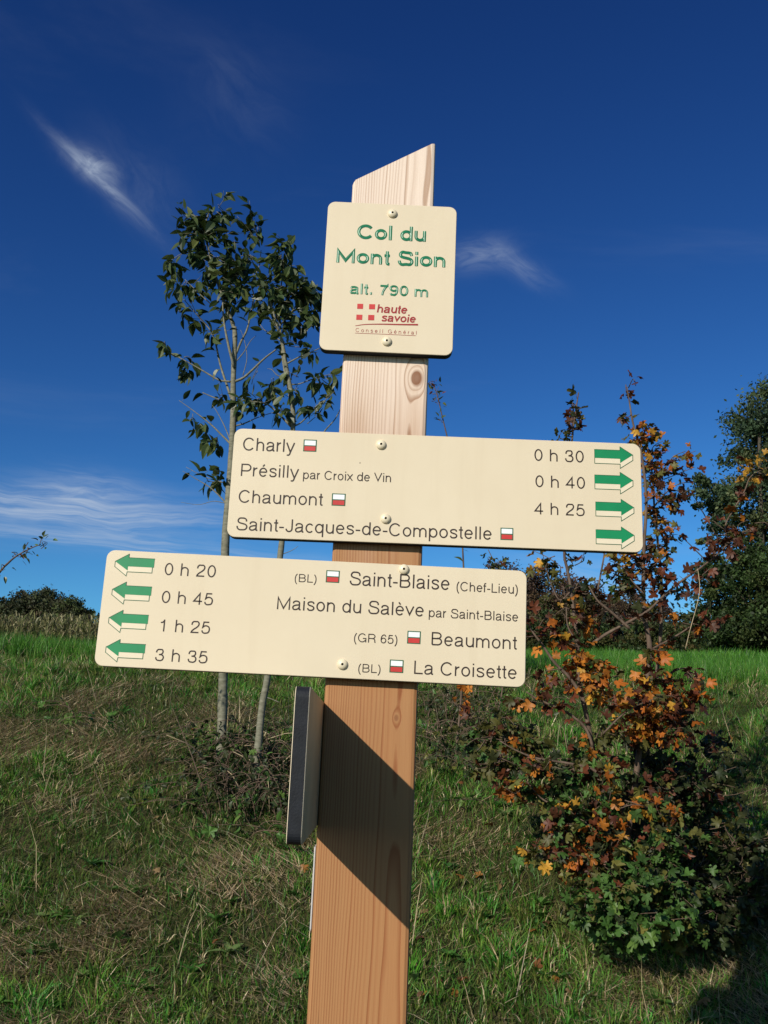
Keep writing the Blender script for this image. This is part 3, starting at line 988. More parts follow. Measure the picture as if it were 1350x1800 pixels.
def sapling_a():
    b = hit(388, 1338); Y = b[1]
    root = empty('sapling', b, 'left and taller of two slender grey-barked saplings with drooping green leaves', 'sapling')
    C = branch(root, [(388, 1345), (391, 1250), (393, 1150), (396, 960), (404, 850), (408, 783), (410, 728), (410, 671), (413, 600), (412, 575)], Y, .0225, .0105, M_BARK_S, 'trunk', 5, 10)
    tw = MB()
    fol = Foliage(root, OVALS, {0: M_SAPLEAF}, M_LEAFATTR, SAP_COLS, 300)
    sz = .060

    def B(pts, r0=.0045, r1=.0015):
        return branch(root, pts, Y, r0, r1, M_BARK_S)
    up = B([(412, 580), (404, 555), (392, 525), (383, 498), (374, 470), (369, 448), (364, 426), (361, 396), (368, 372)], .0095, .003)
    st2 = B([(411, 645, -.02), (400, 600, -.04), (393, 560, -.04), (391, 520, -.05)], .0075, .003)
    b1 = B([(411, 713), (398, 675, .03), (387, 640, .05), (378, 600, .05), (368, 578, .05), (345, 552, .04), (323, 526, .04)], .0065, .002)
    b2 = B([(412, 671), (428, 664), (444, 650), (465, 630), (486, 614)], .0072, .0035)
    b3 = B([(405, 671), (385, 668), (362, 655), (338, 641), (310, 626), (289, 615)], .005, .0018)
    b4 = B([(408, 783), (390, 765), (375, 750), (361, 738), (340, 722), (315, 704)], .0052, .0012)
    b5 = B([(400, 889), (386, 872), (368, 856), (345, 842), (321, 828)], .0042, .001)
    b6 = B([(399, 850), (380, 845), (355, 836), (327, 821)], .0028, .001)
    b7 = B([(398, 885), (375, 881), (350, 887), (318, 883)], .0020, .0007)
    b8 = B([(415, 622), (424, 600), (434, 580), (441, 550), (446, 520), (442, 498), (455, 470), (459, 440)], .0058, .0018)
    b9 = B([(409, 710), (390, 704), (372, 697), (356, 690)], .0038, .002)
    b10 = B([(384, 546), (360, 525), (342, 508), (325, 491)], .0032, .0012)
    b11 = B([(368, 450), (345, 446), (320, 446), (295, 462)], .003, .001)
    b12 = B([(411, 640), (428, 620), (440, 600), (450, 590, .05)], .003, .001)
    b13 = B([(409, 750), (430, 744), (455, 733), (490, 722)], .0042, .0012)
    b14 = B([(407, 780), (395, 750), (382, 725), (373, 712)], .0032, .001)
    b15 = B([(427, 660), (434, 630), (430, 600), (423, 580)], .0022, .001)
    for p, sp, st in ((up, .030, .25), (st2, .035, .4), (b1, .05, .35), (b3, .055, .6), (b4, .05, .25), (b5, .09, .5), (b6, .055, .45), (b8, .035, .3), (b10, .12, .5), (b11, .028, .1), (b13, .06, .2), (b9, .12, .4), (b2, .15, .6)):
        leafy(fol, p, sp, sz, 0, tw, .03, st)
    for (x, y, rx, ry, n, an) in ((398, 358, 14, 20, 10, up[-1]), (385, 385, 12, 14, 7, up[-1]), (345, 385, 20, 30, 20, up[-6]), (328, 375, 8, 14, 5, up[-4]), (350, 420, 38, 32, 38, up[-8]), (375, 400, 25, 20, 14, up[-6]),
                                  (448, 378, 14, 20, 10, b8[-1]), (435, 400, 18, 14, 12, b8[-1]), (405, 418, 16, 16, 12, up[-10]), (304, 462, 24, 12, 14, b11[-1]), (345, 455, 22, 14, 12, b11[2]),
                                  (318, 510, 25, 14, 14, b10[-1]), (350, 505, 24, 20, 14, b10[-5]), (400, 460, 34, 30, 30, b8[-8]), (430, 455, 28, 26, 20, b8[-3]), (405, 525, 28, 28, 24, b8[-14]), (400, 490, 26, 18, 14, b8[-10]), (430, 510, 20, 22, 12, b8[-8]), (370, 480, 18, 16, 8, up[-16]),
                                  (310, 545, 20, 10, 7, b1[-1]), (345, 545, 12, 12, 4, b1[-6]), (372, 595, 14, 16, 6, b1[-12]), (292, 617, 8, 6, 4, b3[-1]), (330, 625, 22, 14, 9, b3[-8]), (335, 650, 16, 8, 4, b3[-7]),
                                  (388, 685, 10, 8, 5, b9[4]), (343, 745, 22, 18, 12, b4[-6]), (355, 770, 14, 14, 6, b4[-8]), (380, 790, 14, 16, 8, b4[6]), (385, 830, 12, 14, 7, b6[4]), (365, 838, 16, 8, 5, b6[-8]), (425, 715, 20, 14, 9, b13[4]), (455, 718, 20, 14, 9, b13[-4])):
        cluster(fol, x, y, rx, ry, Y, int(n * (.75 if y > 560 else 2.0)), sz, 0, tw, an)
    link('twigs', tw.mesh('twigs', M_BARK_S, root.location), root)['kind'] = 'stuff'
    fol.finish()
    return Y


def sapling_b():
    b = hit(445, 1386); Y = b[1]
    root = empty('sapling', b, 'right and leaning of two slender grey-barked saplings, nearer the post', 'sapling')
    C = branch(root, [(444, 1392), (452, 1330), (461, 1240), (470, 1190), (480, 1080), (494, 965), (505, 860), (515, 751), (513, 700), (506, 660), (500, 625), (495, 595)], Y, .017, .008, M_BARK_S, 'trunk', 5, 10)
    tw = MB()
    fol = Foliage(root, OVALS, {0: M_SAPLEAF}, M_LEAFATTR, SAP_COLS, 300)
    sz = .058

    def B(pts, r0=.0045, r1=.0015):
        return branch(root, pts, Y, r0, r1, M_BARK_S)
    s2 = B([(517, 745, .05), (508, 690, .05), (499, 645, .06), (494, 600, .06), (492, 560, .06), (490, 530, .06), (498, 480, .05), (505, 440, .04)], .007, .002)
    s1 = B([(495, 597), (486, 570), (478, 540), (470, 515), (455, 500)], .006, .002)
    b1 = B([(513, 751), (490, 728), (472, 712), (460, 708), (440, 705), (415, 702)], .0055, .0015)
    b2 = B([(514, 751), (530, 742), (547, 725), (557, 713), (572, 703), (589, 687)], .004, .001)
    b3 = B([(560, 775, .1), (572, 756, .1), (588, 738, .1), (599, 718, .1)], .004, .002)
    b4 = B([(505, 676), (525, 675), (545, 668), (570, 660), (597, 660)], .0035, .001)
    b5 = B([(503, 640), (525, 628), (545, 620), (562, 612)], .0042, .002)
    b6 = B([(495, 600), (480, 590), (465, 580), (457, 570)], .0035, .001)
    b7 = B([(505, 665), (488, 660), (478, 650), (470, 648)], .003, .001)
    b8 = B([(494, 570, .05), (515, 545), (530, 520), (536, 490)], .004, .001)
    b9 = B([(492, 1235), (475, 1228), (463, 1225)], .002, .003)
    b10 = B([(540, 745), (552, 735), (565, 725)], .002, .001)
    b11 = B([(494, 975), (512, 968), (524, 960)], .002, .001)
    for p, sp, st in ((s1, .035, .1), (s2, .032, .45), (b1, .035, .15), (b2, .04, .3), (b4, .03, .3), (b5, .06, .2), (b7, .045, .3), (b8, .030, .2), (b6, .05, .2)):
        leafy(fol, p, sp, sz, 0, tw, .03, st)
    for (x, y, rx, ry, n, an) in ((500, 425, 14, 24, 18, s2[-1]), (485, 450, 18, 12, 12, s2[-3]), (498, 470, 30, 20, 22, s2[-6]), (480, 500, 30, 24, 30, s1[-3]), (535, 488, 8, 14, 6, b8[-1]), (540, 525, 30, 24, 32, b8[-3]), (515, 520, 30, 24, 24, b8[-6]), (500, 545, 30, 24, 24, s2[-12]), (545, 560, 22, 26, 22, b8[-4]), (525, 590, 34, 20, 24, b5[6]), (480, 575, 22, 22, 14, b6[4]), (545, 605, 16, 12, 8, b5[-2]), (460, 530, 18, 20, 12, s1[-4]),
                                  (516, 648, 20, 16, 14, b4[3]), (580, 658, 20, 8, 12, b4[-3]), (555, 665, 16, 10, 7, b4[-8]), (450, 690, 22, 20, 18, b1[-8]), (470, 690, 24, 14, 14, b1[-12]), (440, 665, 12, 8, 4, b7[-1]), (480, 680, 20, 14, 10, b7[-3]), (425, 700, 14, 12, 8, b1[-2]), (500, 718, 12, 10, 6, b1[3]), (550, 722, 22, 16, 9, b2[-8]), (527, 692, 10, 6, 4, b4[5]), (565, 700, 14, 8, 5, b2[-3])):
        cluster(fol, x, y, rx, ry, Y, int(n * (.75 if y > 560 else 2.0)), sz, 0, tw, an)
    link('twigs', tw.mesh('twigs', M_BARK_S, root.location), root)['kind'] = 'stuff'
    fol.finish()


sapling_a()
sapling_b()

# ------------------------------------------------------------------ field maple shrub
M_ML = {
    'orange': leafmat('orange_leaves', (.20, .060, .014), (.34, .12, .02), (.42, .17, .025), trans=.3),
    'amber': leafmat('amber_leaves', (.34, .15, .022), (.48, .26, .04), (.34, .25, .035), trans=.35),
    'rust': leafmat('rust_leaves', (.10, .030, .014), (.17, .050, .018), (.075, .028, .015), trans=.28),
    'olive': leafmat('olive_leaves', (.12, .13, .028), (.20, .18, .04), (.085, .10, .024), trans=.3),
    'green': leafmat('green_leaves', (.045, .11, .02), (.085, .18, .035), (.14, .20, .045), trans=.3),
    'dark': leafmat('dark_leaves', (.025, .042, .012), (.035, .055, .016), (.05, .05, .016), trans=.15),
}
ML_COLS = {'orange': [(.34, .10, .014), (.42, .15, .02)], 'amber': [(.45, .24, .03)], 'rust': [(.12, .035, .015), (.08, .03, .015)], 'olive': [(.10, .095, .022), (.07, .07, .018)], 'green': [(.045, .10, .02), (.06, .12, .026)], 'dark': [(.024, .036, .011), (.032, .038, .013)]}
MAPLES = [leaf_maple(.25, .3), leaf_maple(.45, .7), leaf_maple(.1, 1.0), leaf_maple(.7, .2), leaf_maple(-.3, 1.1), leaf_maple(.55, 1.3)]


def pick(s):
    ks = {'o': 'orange', 'a': 'amber', 'r': 'rust', 'l': 'olive', 'g': 'green', 'd': 'dark'}
    return lambda: ks[random.choice(s)]


def maple():
    b = hit(1085, 1640); Y = b[1]
    root = empty('maple_shrub', b, 'autumn maple shrub with orange and green leaves at the right of the post', 'shrub')
    tw = MB()
    fol = Foliage(root, MAPLES, M_ML, M_LEAFATTR, ML_COLS, 300)
    sz = .031

    def B(pts, r0, r1, dy=0.0, name='branch'):
        return branch(root, pts, Y + dy, r0, r1, M_BARK_M, name)
    base = (1085, 1655)
    t1 = B([base, (1075, 1520), (1058, 1390), (1040, 1305), (1028, 1245), (1018, 1200), (1015, 1130), (1009, 1080), (1003, 1033), (997, 1000), (992, 965), (1000, 860), (1006, 770), (1011, 730), (1017, 690)], .0105, .0022, 0, 'trunk')
    t2 = B([(1088, 1650), (1100, 1500), (1120, 1350), (1135, 1220), (1142, 1140), (1134, 1090), (1131, 1040), (1132, 960), (1136, 880), (1128, 800), (1113, 745), (1107, 710), (1102, 680)], .0125, .002, .06, 'trunk')
    t3 = B([(1092, 1650), (1118, 1480), (1140, 1300), (1155, 1180), (1162, 1100), (1163, 1030), (1156, 950), (1150, 890), (1147, 833), (1130, 785)], .010, .0022, .16, 'trunk')
    d1 = B([(1043, 1130), (1065, 1115), (1087, 1103), (1115, 1088), (1140, 1073), (1167, 1047), (1200, 1020), (1233, 997), (1260, 975), (1283, 953), (1300, 940), (1318, 930)], .006, .0022, .0)
    d2 = B([(1107, 1105), (1085, 1085), (1065, 1068), (1050, 1055), (1035, 1030)], .0055, .003, -.05)
    d3 = B([(1042, 1312), (1032, 1285), (1018, 1268), (995, 1252), (963, 1237), (943, 1228), (925, 1216)], .006, .003, -.03)
    d4 = B([(1018, 1215), (1000, 1190), (975, 1165), (953, 1133), (938, 1113), (925, 1090)], .0065, .003, -.03)
    d5 = B([(1060, 1365), (1040, 1352), (1010, 1344), (975, 1338), (940, 1332), (905, 1318), (878, 1302)], .006, .002, -.05)
    d6 = B([(1055, 1420), (1010, 1420), (975, 1415), (950, 1402), (930, 1378), (915, 1358)], .0045, .0015, -.1)
    d7 = B([(1075, 1500), (1040, 1505), (1000, 1506), (970, 1515), (948, 1521)], .005, .002, -.15)
    d8 = B([(1003, 1040), (985, 1055), (972, 1035), (962, 1005), (953, 970)], .0035, .001, .05)
    d9 = B([(1047, 1060), (1053, 1025), (1062, 975), (1066, 930)], .0045, .002, .05)
    d10 = B([(1283, 953), (1275, 925), (1290, 895), (1308, 865), (1318, 840), (1335, 828), (1370, 815)], .0035, .0012, .0)
    d11 = B([(1148, 1140), (1185, 1120), (1215, 1100), (1240, 1075), (1255, 1060)], .004, .0015, .05)
    d12 = B([(1160, 1200), (1185, 1180), (1210, 1175), (1235, 1190)], .004, .0015, .0)
    d13 = B([(1015, 1130), (998, 1100), (995, 1060), (990, 1030)], .003, .001, -.02)
    d14 = B([(1148, 850), (1170, 820), (1185, 802), (1205, 793)], .0025, .001, .1)
    d15 = B([(1150, 890), (1172, 865), (1195, 850), (1215, 848)], .003, .001, .1)
    d16 = B([(1132, 885), (1150, 870), (1175, 850)], .0025, .001, .05)
    d17 = B([(1133, 1000), (1100, 985), (1085, 970)], .003, .001, .05)
    d18 = B([(1133, 1045), (1110, 1020), (1092, 995), (1070, 985)], .003, .001, .0)
    d19 = B([(1060, 1290), (1090, 1260), (1120, 1240), (1160, 1225)], .0035, .001, -.1)
    d20 = B([(1090, 1600), (1120, 1560), (1160, 1520), (1190, 1480)], .0045, .0015, -.1)
    d21 = B([(1085, 1620), (1060, 1590), (1035, 1570)], .004, .0015, -.15)
    for p, sp, st, cl in ((t1, .06, .90, 'rld'), (t2, .08, .93, 'rldo'), (t3, .04, .6, 'rrola'), (d1, .028, .25, 'rrrold'), (d3, .035, .1, 'oorr'), (d4, .06, .2, 'orr'), (d5, .035, .1, 'lrodd'), (d6, .04, .1, 'lrdo'), (d7, .04, .2, 'oorg'), (d8, .06, .2, 'all'), (d9, .05, .3, 'ldr'), (d10, .035, .3, 'rol'), (d11, .045, .2, 'rdl'), (d12, .035, .3, 'or'),
                          (d13, .05, .2, 'ld'), (d14, .03, .3, 'orl'), (d15, .03, .2, 'rrlo'), (d16, .03, .2, 'rlo'), (d17, .03, .2, 'oal'), (d18, .035, .2, 'ral'), (d19, .03, .2, 'orr'), (d20, .03, .2, 'ggl'), (d21, .03, .2, 'go')):
        leafy(fol, p, sp, sz, pick(cl), tw, .03, st, .35)
    CL = [  # x, y, rx, ry, dy, n, palette
        (1122, 770, 22, 22, .08, 26, 'aaol'), (1140, 760, 12, 14, .1, 10, 'rrl'), (1160, 795, 24, 18, .1, 20, 'ooal'), (1150, 830, 22, 26, .1, 26, 'oorl'), (1172, 870, 24, 26, .1, 22, 'rrlo'), (1165, 915, 26, 22, .1, 20, 'roal'),
        (1150, 960, 26, 26, .1, 22, 'rrld'), (1185, 945, 16, 20, .1, 10, 'rrl'), (1160, 1000, 28, 24, .08, 22, 'rrldo'), (1115, 1000, 30, 24, .05, 26, 'rrlo'), (1110, 985, 20, 12, .05, 12, 'aao'), (1075, 990, 18, 14, .05, 10, 'all'),
        (1100, 1030, 30, 22, .05, 20, 'rrdl'), (1145, 1040, 28, 24, .05, 16, 'rrdl'), (1200, 1030, 24, 22, .03, 14, 'rdd'), (1205, 800, 14, 6, .1, 4, 'ol'), (1205, 828, 12, 6, .1, 4, 'rl'), (1200, 880, 14, 14, .1, 8, 'rr'),
        (1270, 945, 36, 22, .0, 22, 'rrr'), (1300, 930, 28, 20, .0, 16, 'rrol'), (1320, 925, 20, 12, .0, 8, 'rro'), (1335, 835, 16, 8, .0, 8, 'aaa'), (1325, 812, 14, 6, .0, 5, 'aao'), (1310, 822, 14, 5, .0, 4, 'aa'), (1345, 800, 12, 8, .0, 5, 'aal'), (1305, 868, 10, 8, .0, 4, 'rr'),
        (1245, 1020, 20, 14, .0, 8, 'rrd'), (1015, 720, 14, 12, .0, 5, 'ldr'), (1000, 768, 16, 6, .0, 5, 'll'), (1012, 745, 14, 8, .0, 4, 'ldr'), (1022, 705, 12, 6, .0, 4, 'rrd'), (1107, 722, 18, 8, .06, 5, 'rld'), (1106, 682, 8, 5, .06, 3, 'rr'),
        (945, 985, 14, 16, .05, 10, 'all'), (975, 1000, 16, 12, .05, 8, 'll'), (1020, 985, 30, 10, .05, 9, 'ldr'), (1030, 1030, 24, 22, .05, 16, 'lldr'), (1050, 1045, 26, 18, .05, 16, 'llrd'), (1075, 1020, 16, 10, .05, 5, 'gg'), (1010, 1040, 24, 18, .05, 10, 'ldd'),
        (1015, 1075, 34, 26, .0, 22, 'rrol'), (985, 1085, 24, 20, .0, 12, 'rld'), (1030, 1090, 20, 14, .0, 10, 'roo'), (955, 1085, 12, 12, .0, 6, 'or'), (945, 1120, 20, 10, .0, 8, 'rr'), (1075, 1080, 30, 24, .05, 12, 'rdd'), (1120, 1090, 40, 22, .05, 14, 'rddl'),
        (1215, 1090, 26, 10, .05, 10, 'oorr'), (1250, 1092, 12, 6, .05, 3, 'r'), (1180, 1080, 30, 20, .05, 10, 'dd'), (1000, 1130, 30, 20, .0, 18, 'oaar'), (1045, 1165, 34, 22, -.03, 42, 'ooooa'), (1010, 1160, 22, 14, -.03, 12, 'oor'), (1060, 1190, 24, 14, -.03, 18, 'oooa'), (1035, 1200, 24, 10, -.03, 12, 'orr'),
        (945, 1198, 14, 12, -.02, 10, 'ooa'), (975, 1200, 22, 18, -.02, 16, 'rrro'), (1043, 1222, 10, 8, -.03, 5, 'aao'), (920, 1230, 14, 12, .0, 6, 'ro'), (985, 1225, 22, 12, .0, 9, 'rol'), (815, 1220, 14, 14, .2, 5, 'oo'), (810, 1250, 18, 10, .2, 6, 'or'),
        (1150, 1150, 24, 14, .0, 12, 'oor'), (1130, 1190, 30, 24, .0, 26, 'oaarl'), (1165, 1200, 30, 20, .0, 22, 'orrl'), (1140, 1160, 20, 14, .0, 10, 'ool'), (1100, 1225, 40, 22, -.05, 34, 'ooar'), (1150, 1235, 40, 22, -.05, 34, 'oorr'), (1215, 1190, 22, 14, .0, 14, 'oor'), (1235, 1225, 22, 10, .0, 12, 'oor'), (1200, 1220, 26, 20, .0, 20, 'ooar'),
        (1130, 1270, 40, 20, -.05, 34, 'ooaor'), (1180, 1265, 36, 20, -.03, 28, 'oorr'), (1165, 1290, 34, 14, -.03, 20, 'oorr'), (1100, 1280, 28, 20, .0, 18, 'rlld'), (1070, 1290, 20, 20, .0, 14, 'lll'), (1020, 1310, 14, 10, .0, 7, 'ool'), (1210, 1270, 24, 30, .08, 18, 'rrd'),
        (895, 1285, 34, 22, .1, 40, 'lllg'), (935, 1300, 36, 22, .1, 36, 'llgr'), (905, 1300, 10, 6, .0, 3, 'o'), (850, 1300, 40, 24, .1, 36, 'ldlg'), (945, 1350, 34, 14, -.02, 24, 'rlod'), (870, 1345, 50, 22, .05, 40, 'lldg'), (1000, 1345, 34, 20, .0, 20, 'rlld'), (1050, 1335, 26, 14, .0, 14, 'rrol'),
        (1060, 1365, 26, 18, -.05, 20, 'oall'), (1000, 1375, 40, 20, .0, 26, 'llgd'), (910, 1385, 24, 14, -.05, 16, 'rool'), (890, 1378, 14, 10, -.05, 8, 'aal'), (950, 1400, 34, 14, .0, 18, 'lgd'), (1060, 1400, 22, 20, -.05, 16, 'oaag'), (1020, 1410, 34, 18, -.05, 24, 'gggl'), (1120, 1380, 50, 30, .05, 32, 'ddrl'), (1180, 1370, 40, 34, .1, 26, 'ddr'),
        (1130, 1420, 30, 12, -.05, 14, 'oagl'), (1155, 1402, 20, 8, -.05, 8, 'oor'), (1180, 1420, 14, 6, -.05, 5, 'oa'), (985, 1430, 30, 16, -.08, 22, 'glla'), (1000, 1450, 30, 16, -.08, 24, 'oorg'), (970, 1445, 16, 12, -.08, 10, 'ror'), (1060, 1455, 26, 20, -.08, 18, 'ooga'), (1075, 1480, 26, 18, -.08, 20, 'orgl'),
        (960, 1490, 22, 14, -.1, 12, 'orl'), (930, 1500, 22, 10, -.1, 10, 'gla'), (1010, 1520, 22, 20, -.1, 18, 'ooor'), (1040, 1505, 22, 18, -.1, 14, 'oggr'), (1095, 1520, 30, 22, -.1, 24, 'lggo'), (1060, 1540, 26, 16, -.12, 18, 'glll'), (1150, 1500, 34, 26, -.08, 28, 'gggl'), (1180, 1470, 26, 20, -.05, 16, 'gld'),
        (1020, 1575, 22, 14, -.15, 14, 'llgg'), (1080, 1570, 34, 16, -.15, 24, 'gggl'), (1130, 1560, 34, 20, -.15, 26, 'gggl'), (1180, 1560, 30, 24, -.12, 22, 'ggld'), (1200, 1590, 24, 22, -.12, 18, 'gld'), (1060, 1615, 30, 14, -.15, 20, 'gggd'), (1110, 1610, 34, 16, -.15, 26, 'ggg'), (1160, 1615, 34, 18, -.15, 26, 'ggl'), (1090, 1650, 40, 14, -.12, 26, 'ggd'), (1205, 1640, 24, 12, -.1, 12, 'gll'),
        (1150, 1330, 60, 40, .25, 40, 'dddr'), (1200, 1400, 60, 50, .3, 60, 'dddg'), (1230, 1470, 70, 60, .3, 80, 'dddg'), (1240, 1560, 70, 60, .2, 90, 'dddg'), (1290, 1600, 60, 50, .15, 60, 'ddg'), (1100, 1450, 80, 60, .2, 80, 'dddg'), (1050, 1500, 60, 50, .15, 50, 'ddg'), (1250, 1640, 50, 30, .1, 40, 'ddd'), (1310, 1500, 50, 50, .1, 60, 'ddd'), (1240, 1380, 50, 40, .2, 40, 'ddr'), (1330, 1570, 40, 50, .1, 50, 'ddd'), (1260, 1320, 40, 30, .3, 24, 'ddr'),  # dark palette puts the shrub's inner and lower-right shade into leaf colour
    ]
    allp = [Vector(p) for c in (t1, t2, t3, d1, d3, d4, d5, d6, d7, d10, d11, d12, d20, d21) for p in c]
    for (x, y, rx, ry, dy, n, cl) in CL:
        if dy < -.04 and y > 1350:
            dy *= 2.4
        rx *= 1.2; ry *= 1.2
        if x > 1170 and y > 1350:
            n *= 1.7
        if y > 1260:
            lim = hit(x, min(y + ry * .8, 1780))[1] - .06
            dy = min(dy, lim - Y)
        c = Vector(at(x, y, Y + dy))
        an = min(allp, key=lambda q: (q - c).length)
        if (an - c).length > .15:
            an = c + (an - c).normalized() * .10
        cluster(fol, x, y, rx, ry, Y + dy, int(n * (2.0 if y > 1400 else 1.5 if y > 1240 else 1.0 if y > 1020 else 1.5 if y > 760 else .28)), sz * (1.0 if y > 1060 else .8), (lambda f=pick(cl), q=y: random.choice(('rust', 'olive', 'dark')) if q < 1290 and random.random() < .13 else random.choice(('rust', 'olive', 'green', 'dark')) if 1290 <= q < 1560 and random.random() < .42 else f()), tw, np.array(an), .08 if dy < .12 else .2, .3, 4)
    # dry curved grass stalk hanging on the shrub
    link('twigs', tw.mesh('twigs', M_BARK_M, root.location), root)['kind'] = 'stuff'
    fol.finish()
    return Y


YM = maple()
st = MB(); tube(st, catmull(pxpath([(1205, 1140), (1213, 1107), (1226, 1060), (1230, 1035), (1228, 1010), (1226, 1000)], YM - .05), 4), .0012, .0012, 5)
tagp(st.build('dry_stalk', M_DRY), 'thin pale curved stalk hanging in the gap right of the maple stems', 'stalk')


# shoot behind the post, twig of an unseen shrub at the left, tangle at the sapling feet
def shoot():
    b = hit(800, 1330); Y = b[1]
    root = empty('young_shoot', b, 'thin dark shoot with tiny leaves rising behind the right side of the post', 'shoot')
    P = [(800, 1335), (812, 1200), (815, 1000), (800, 830), (786, 768), (778, 735), (770, 700), (763, 680), (756, 672)]
    C = branch(root, P, Y, .005, .0016, M_BARK_M, 'stem')
    tw = MB(); fol = Foliage(root, OVALS, {0: M_SAPLEAF, 1: M_ML['rust']}, M_LEAFATTR, {0: SAP_COLS[0], 1: [(.1, .04, .02)]})
    for (x, y, rx, ry, n) in ((757, 672, 10, 5, 6), (764, 682, 8, 6, 4), (765, 699, 10, 6, 7), (771, 711, 6, 4, 3), (771, 737, 4, 4, 2)):
        cluster(fol, x, y, rx, ry, Y, n, .028, lambda: random.choice((0, 0, 1)), tw, at(x, y, Y), .02, .1, 2)
    leafy(fol, C[:len(C) // 2], .05, .04, 0, tw, .01, .1)
    link('twigs', tw.mesh('twigs', M_BARK_M, root.location), root)['kind'] = 'stuff'; fol.finish()


shoot()


def side_twig():
    Y = 3.6
    b = at(-90, 1300, Y); b[2] = ground(b[0], b[1])
    root = empty('young_shrub', b, 'single leafy twig reaching in at the left edge above the maize', 'twig')
    root2 = at(-90, 1300, Y)
    C = branch(root, [(-90, 1330), (-80, 1180), (-50, 1070), (0, 1005), (14, 990), (28, 978), (42, 970), (58, 962), (72, 957)], Y, .006, .0014, M_BARK_M, 'stem')
    tw = MB(); fol = Foliage(root, OVALS, {0: M_SAPLEAF, 1: M_ML['rust'], 2: M_ML['green']}, M_LEAFATTR, SAP_COLS)
    for (x, y, rx, ry, n, c) in ((78, 957, 7, 7, 9, (0, 2)), (52, 965, 8, 5, 7, (0, 1)), (30, 975, 5, 4, 4, (1,)), (43, 977, 4, 5, 3, (0,)), (9, 1004, 4, 3, 2, (0,)), (-20, 1035, 8, 8, 5, (0,)), (-50, 1080, 12, 12, 8, (0,))):
        cluster(fol, x, y, rx, ry, Y, n, .021, (lambda c=c: random.choice(c)), tw, at(x, y, Y), .02, .1, 2)
    link('twigs', tw.mesh('twigs', M_BARK_M, root.location), root)['kind'] = 'stuff'; fol.finish()


side_twig()


def wood_twig():
    b = hit(860, 1300); Y = b[1] + .15
    b = at(860, 1290, Y); b[2] = ground(b[0], b[1])
    root = empty('young_shoot', b, 'short brown shoot whose tip shows above the lower sign, left of the maple', 'shoot')
    C = branch(root, [(865, 1300), (885, 1200), (893, 1100), (885, 1030), (873, 995), (864, 978), (858, 966)], Y, .004, .0018, M_BARK_M, 'stem')
    tw = MB(); fol = Foliage(root, MAPLES, {k: M_ML[k] for k in M_ML}, M_LEAFATTR, ML_COLS)
    for (x, y, rx, ry, n) in ((862, 984, 14, 5, 8), (872, 990, 16, 5, 8), (880, 984, 10, 4, 4)):
        cluster(fol, x, y, rx, ry, Y, n, .03, pick('ldr'), tw, at(x, y, Y), .03, .1, 2)
    leafy(fol, C[: len(C) * 2 // 3], .05, .035, pick('ldr'), tw, .02, .1)
    link('twigs', tw.mesh('twigs', M_BARK_M, root.location), root)['kind'] = 'stuff'; fol.finish()


wood_twig()


def bramble(name, label, x0, x1, y0, y1, nst, nlf, seed, cls, up=.18, dead=6, size=.03, cat='bramble'):
    random.seed(seed)
    b = hit((x0 + x1) / 2, y1)
    root = empty(name, b, label, cat)
    tw = MB(); fol = Foliage(root, OVALS + MAPLES[:1], M_ML, M_LEAFATTR, ML_COLS)
    for k in range(nst):
        p = hit(random.uniform(x0, x1), random.uniform(y0, y1))
        d = np.array([random.gauss(0, .13), random.gauss(-.03, .06), 0])
        h = random.uniform(.4, 1.0) * up
        P = [p - np.array([0, 0, .02]), p + d * .4 + np.array([0, 0, h * .8]), p + d + np.array([0, 0, h]), p + d * 1.8 + np.array([0, 0, h * .6])]
        C = catmull(P, 4); tube(tw, C, .0022, .0009, 5)
        leafy(fol, C, .12 * nst / nlf * 3, size, cls, None, .02, .1, .2)
    link('stems', tw.mesh('stems', M_BARK_M, root.location), root)['kind'] = 'stuff'
    for k in range(dead):
        p = hit(random.uniform(x0, x1), random.uniform(y0, y1)); m = MB()
        d = np.array([random.gauss(0, .16), random.gauss(-.05, .08), random.uniform(.03, .14)])
        tube(m, [p + np.array([0, 0, .03]), p + d * .6 + np.array([0, 0, .05]), p + d + np.array([0, 0, .03])], .0022, .001, 5); m.build('dead_stem', M_DRY, root)
    fol.finish()


bramble('bramble', 'dark bramble tangle with dead stems round the feet of the two saplings', 370, 530, 1320, 1450, 150, 1500, 3, pick('ddddg'), .17, 14, .026)
bramble('bramble', 'low dark leafy growth just right of the post below the signs', 742, 880, 1240, 1380, 90, 800, 4, pick('dddlg'), .15, 3, .026)
bramble('weed_clump', 'small bright green broad-leaved weeds below the sapling feet', 405, 500, 1430, 1475, 9, 60, 5, pick('ggg'), .05, 0, .036, 'weed')
bramble('weed_clump', 'small fresh green weeds in the grass right of the post, left of the maple', 840, 900, 1370, 1420, 7, 40, 6, pick('gg'), .04, 0, .032, 'weed')
bramble('weed_clump', 'green broad-leaved weeds low on the bank, left of the sapling feet', 90, 160, 1240, 1300, 7, 50, 8, pick('gg'), .05, 0, .035, 'weed')
random.seed(99)
ds = MB(); tube(ds, catmull([hit(372, 1440), at(345, 1350, hit(372, 1440)[1]), at(322, 1290, hit(372, 1440)[1]), at(303, 1245, hit(372, 1440)[1])], 4), .003, .0012, 5)
for (a, b_) in (((345, 1350), (385, 1340)), ((322, 1290), (340, 1262)), ((345, 1350), (322, 1335))):
    Yq = hit(372, 1440)[1]; tube(ds, [at(*a, Yq), at(*b_, Yq + .02)], .0014, .0008, 4)
tagp(ds.build('dead_stem', M_BARK_M), 'dark dead forked stem leaning left of the sapling feet', 'stem')

# ------------------------------------------------------------------ lettering (single-line grotesque drawn from centre lines)
WT = .108
XH = .73


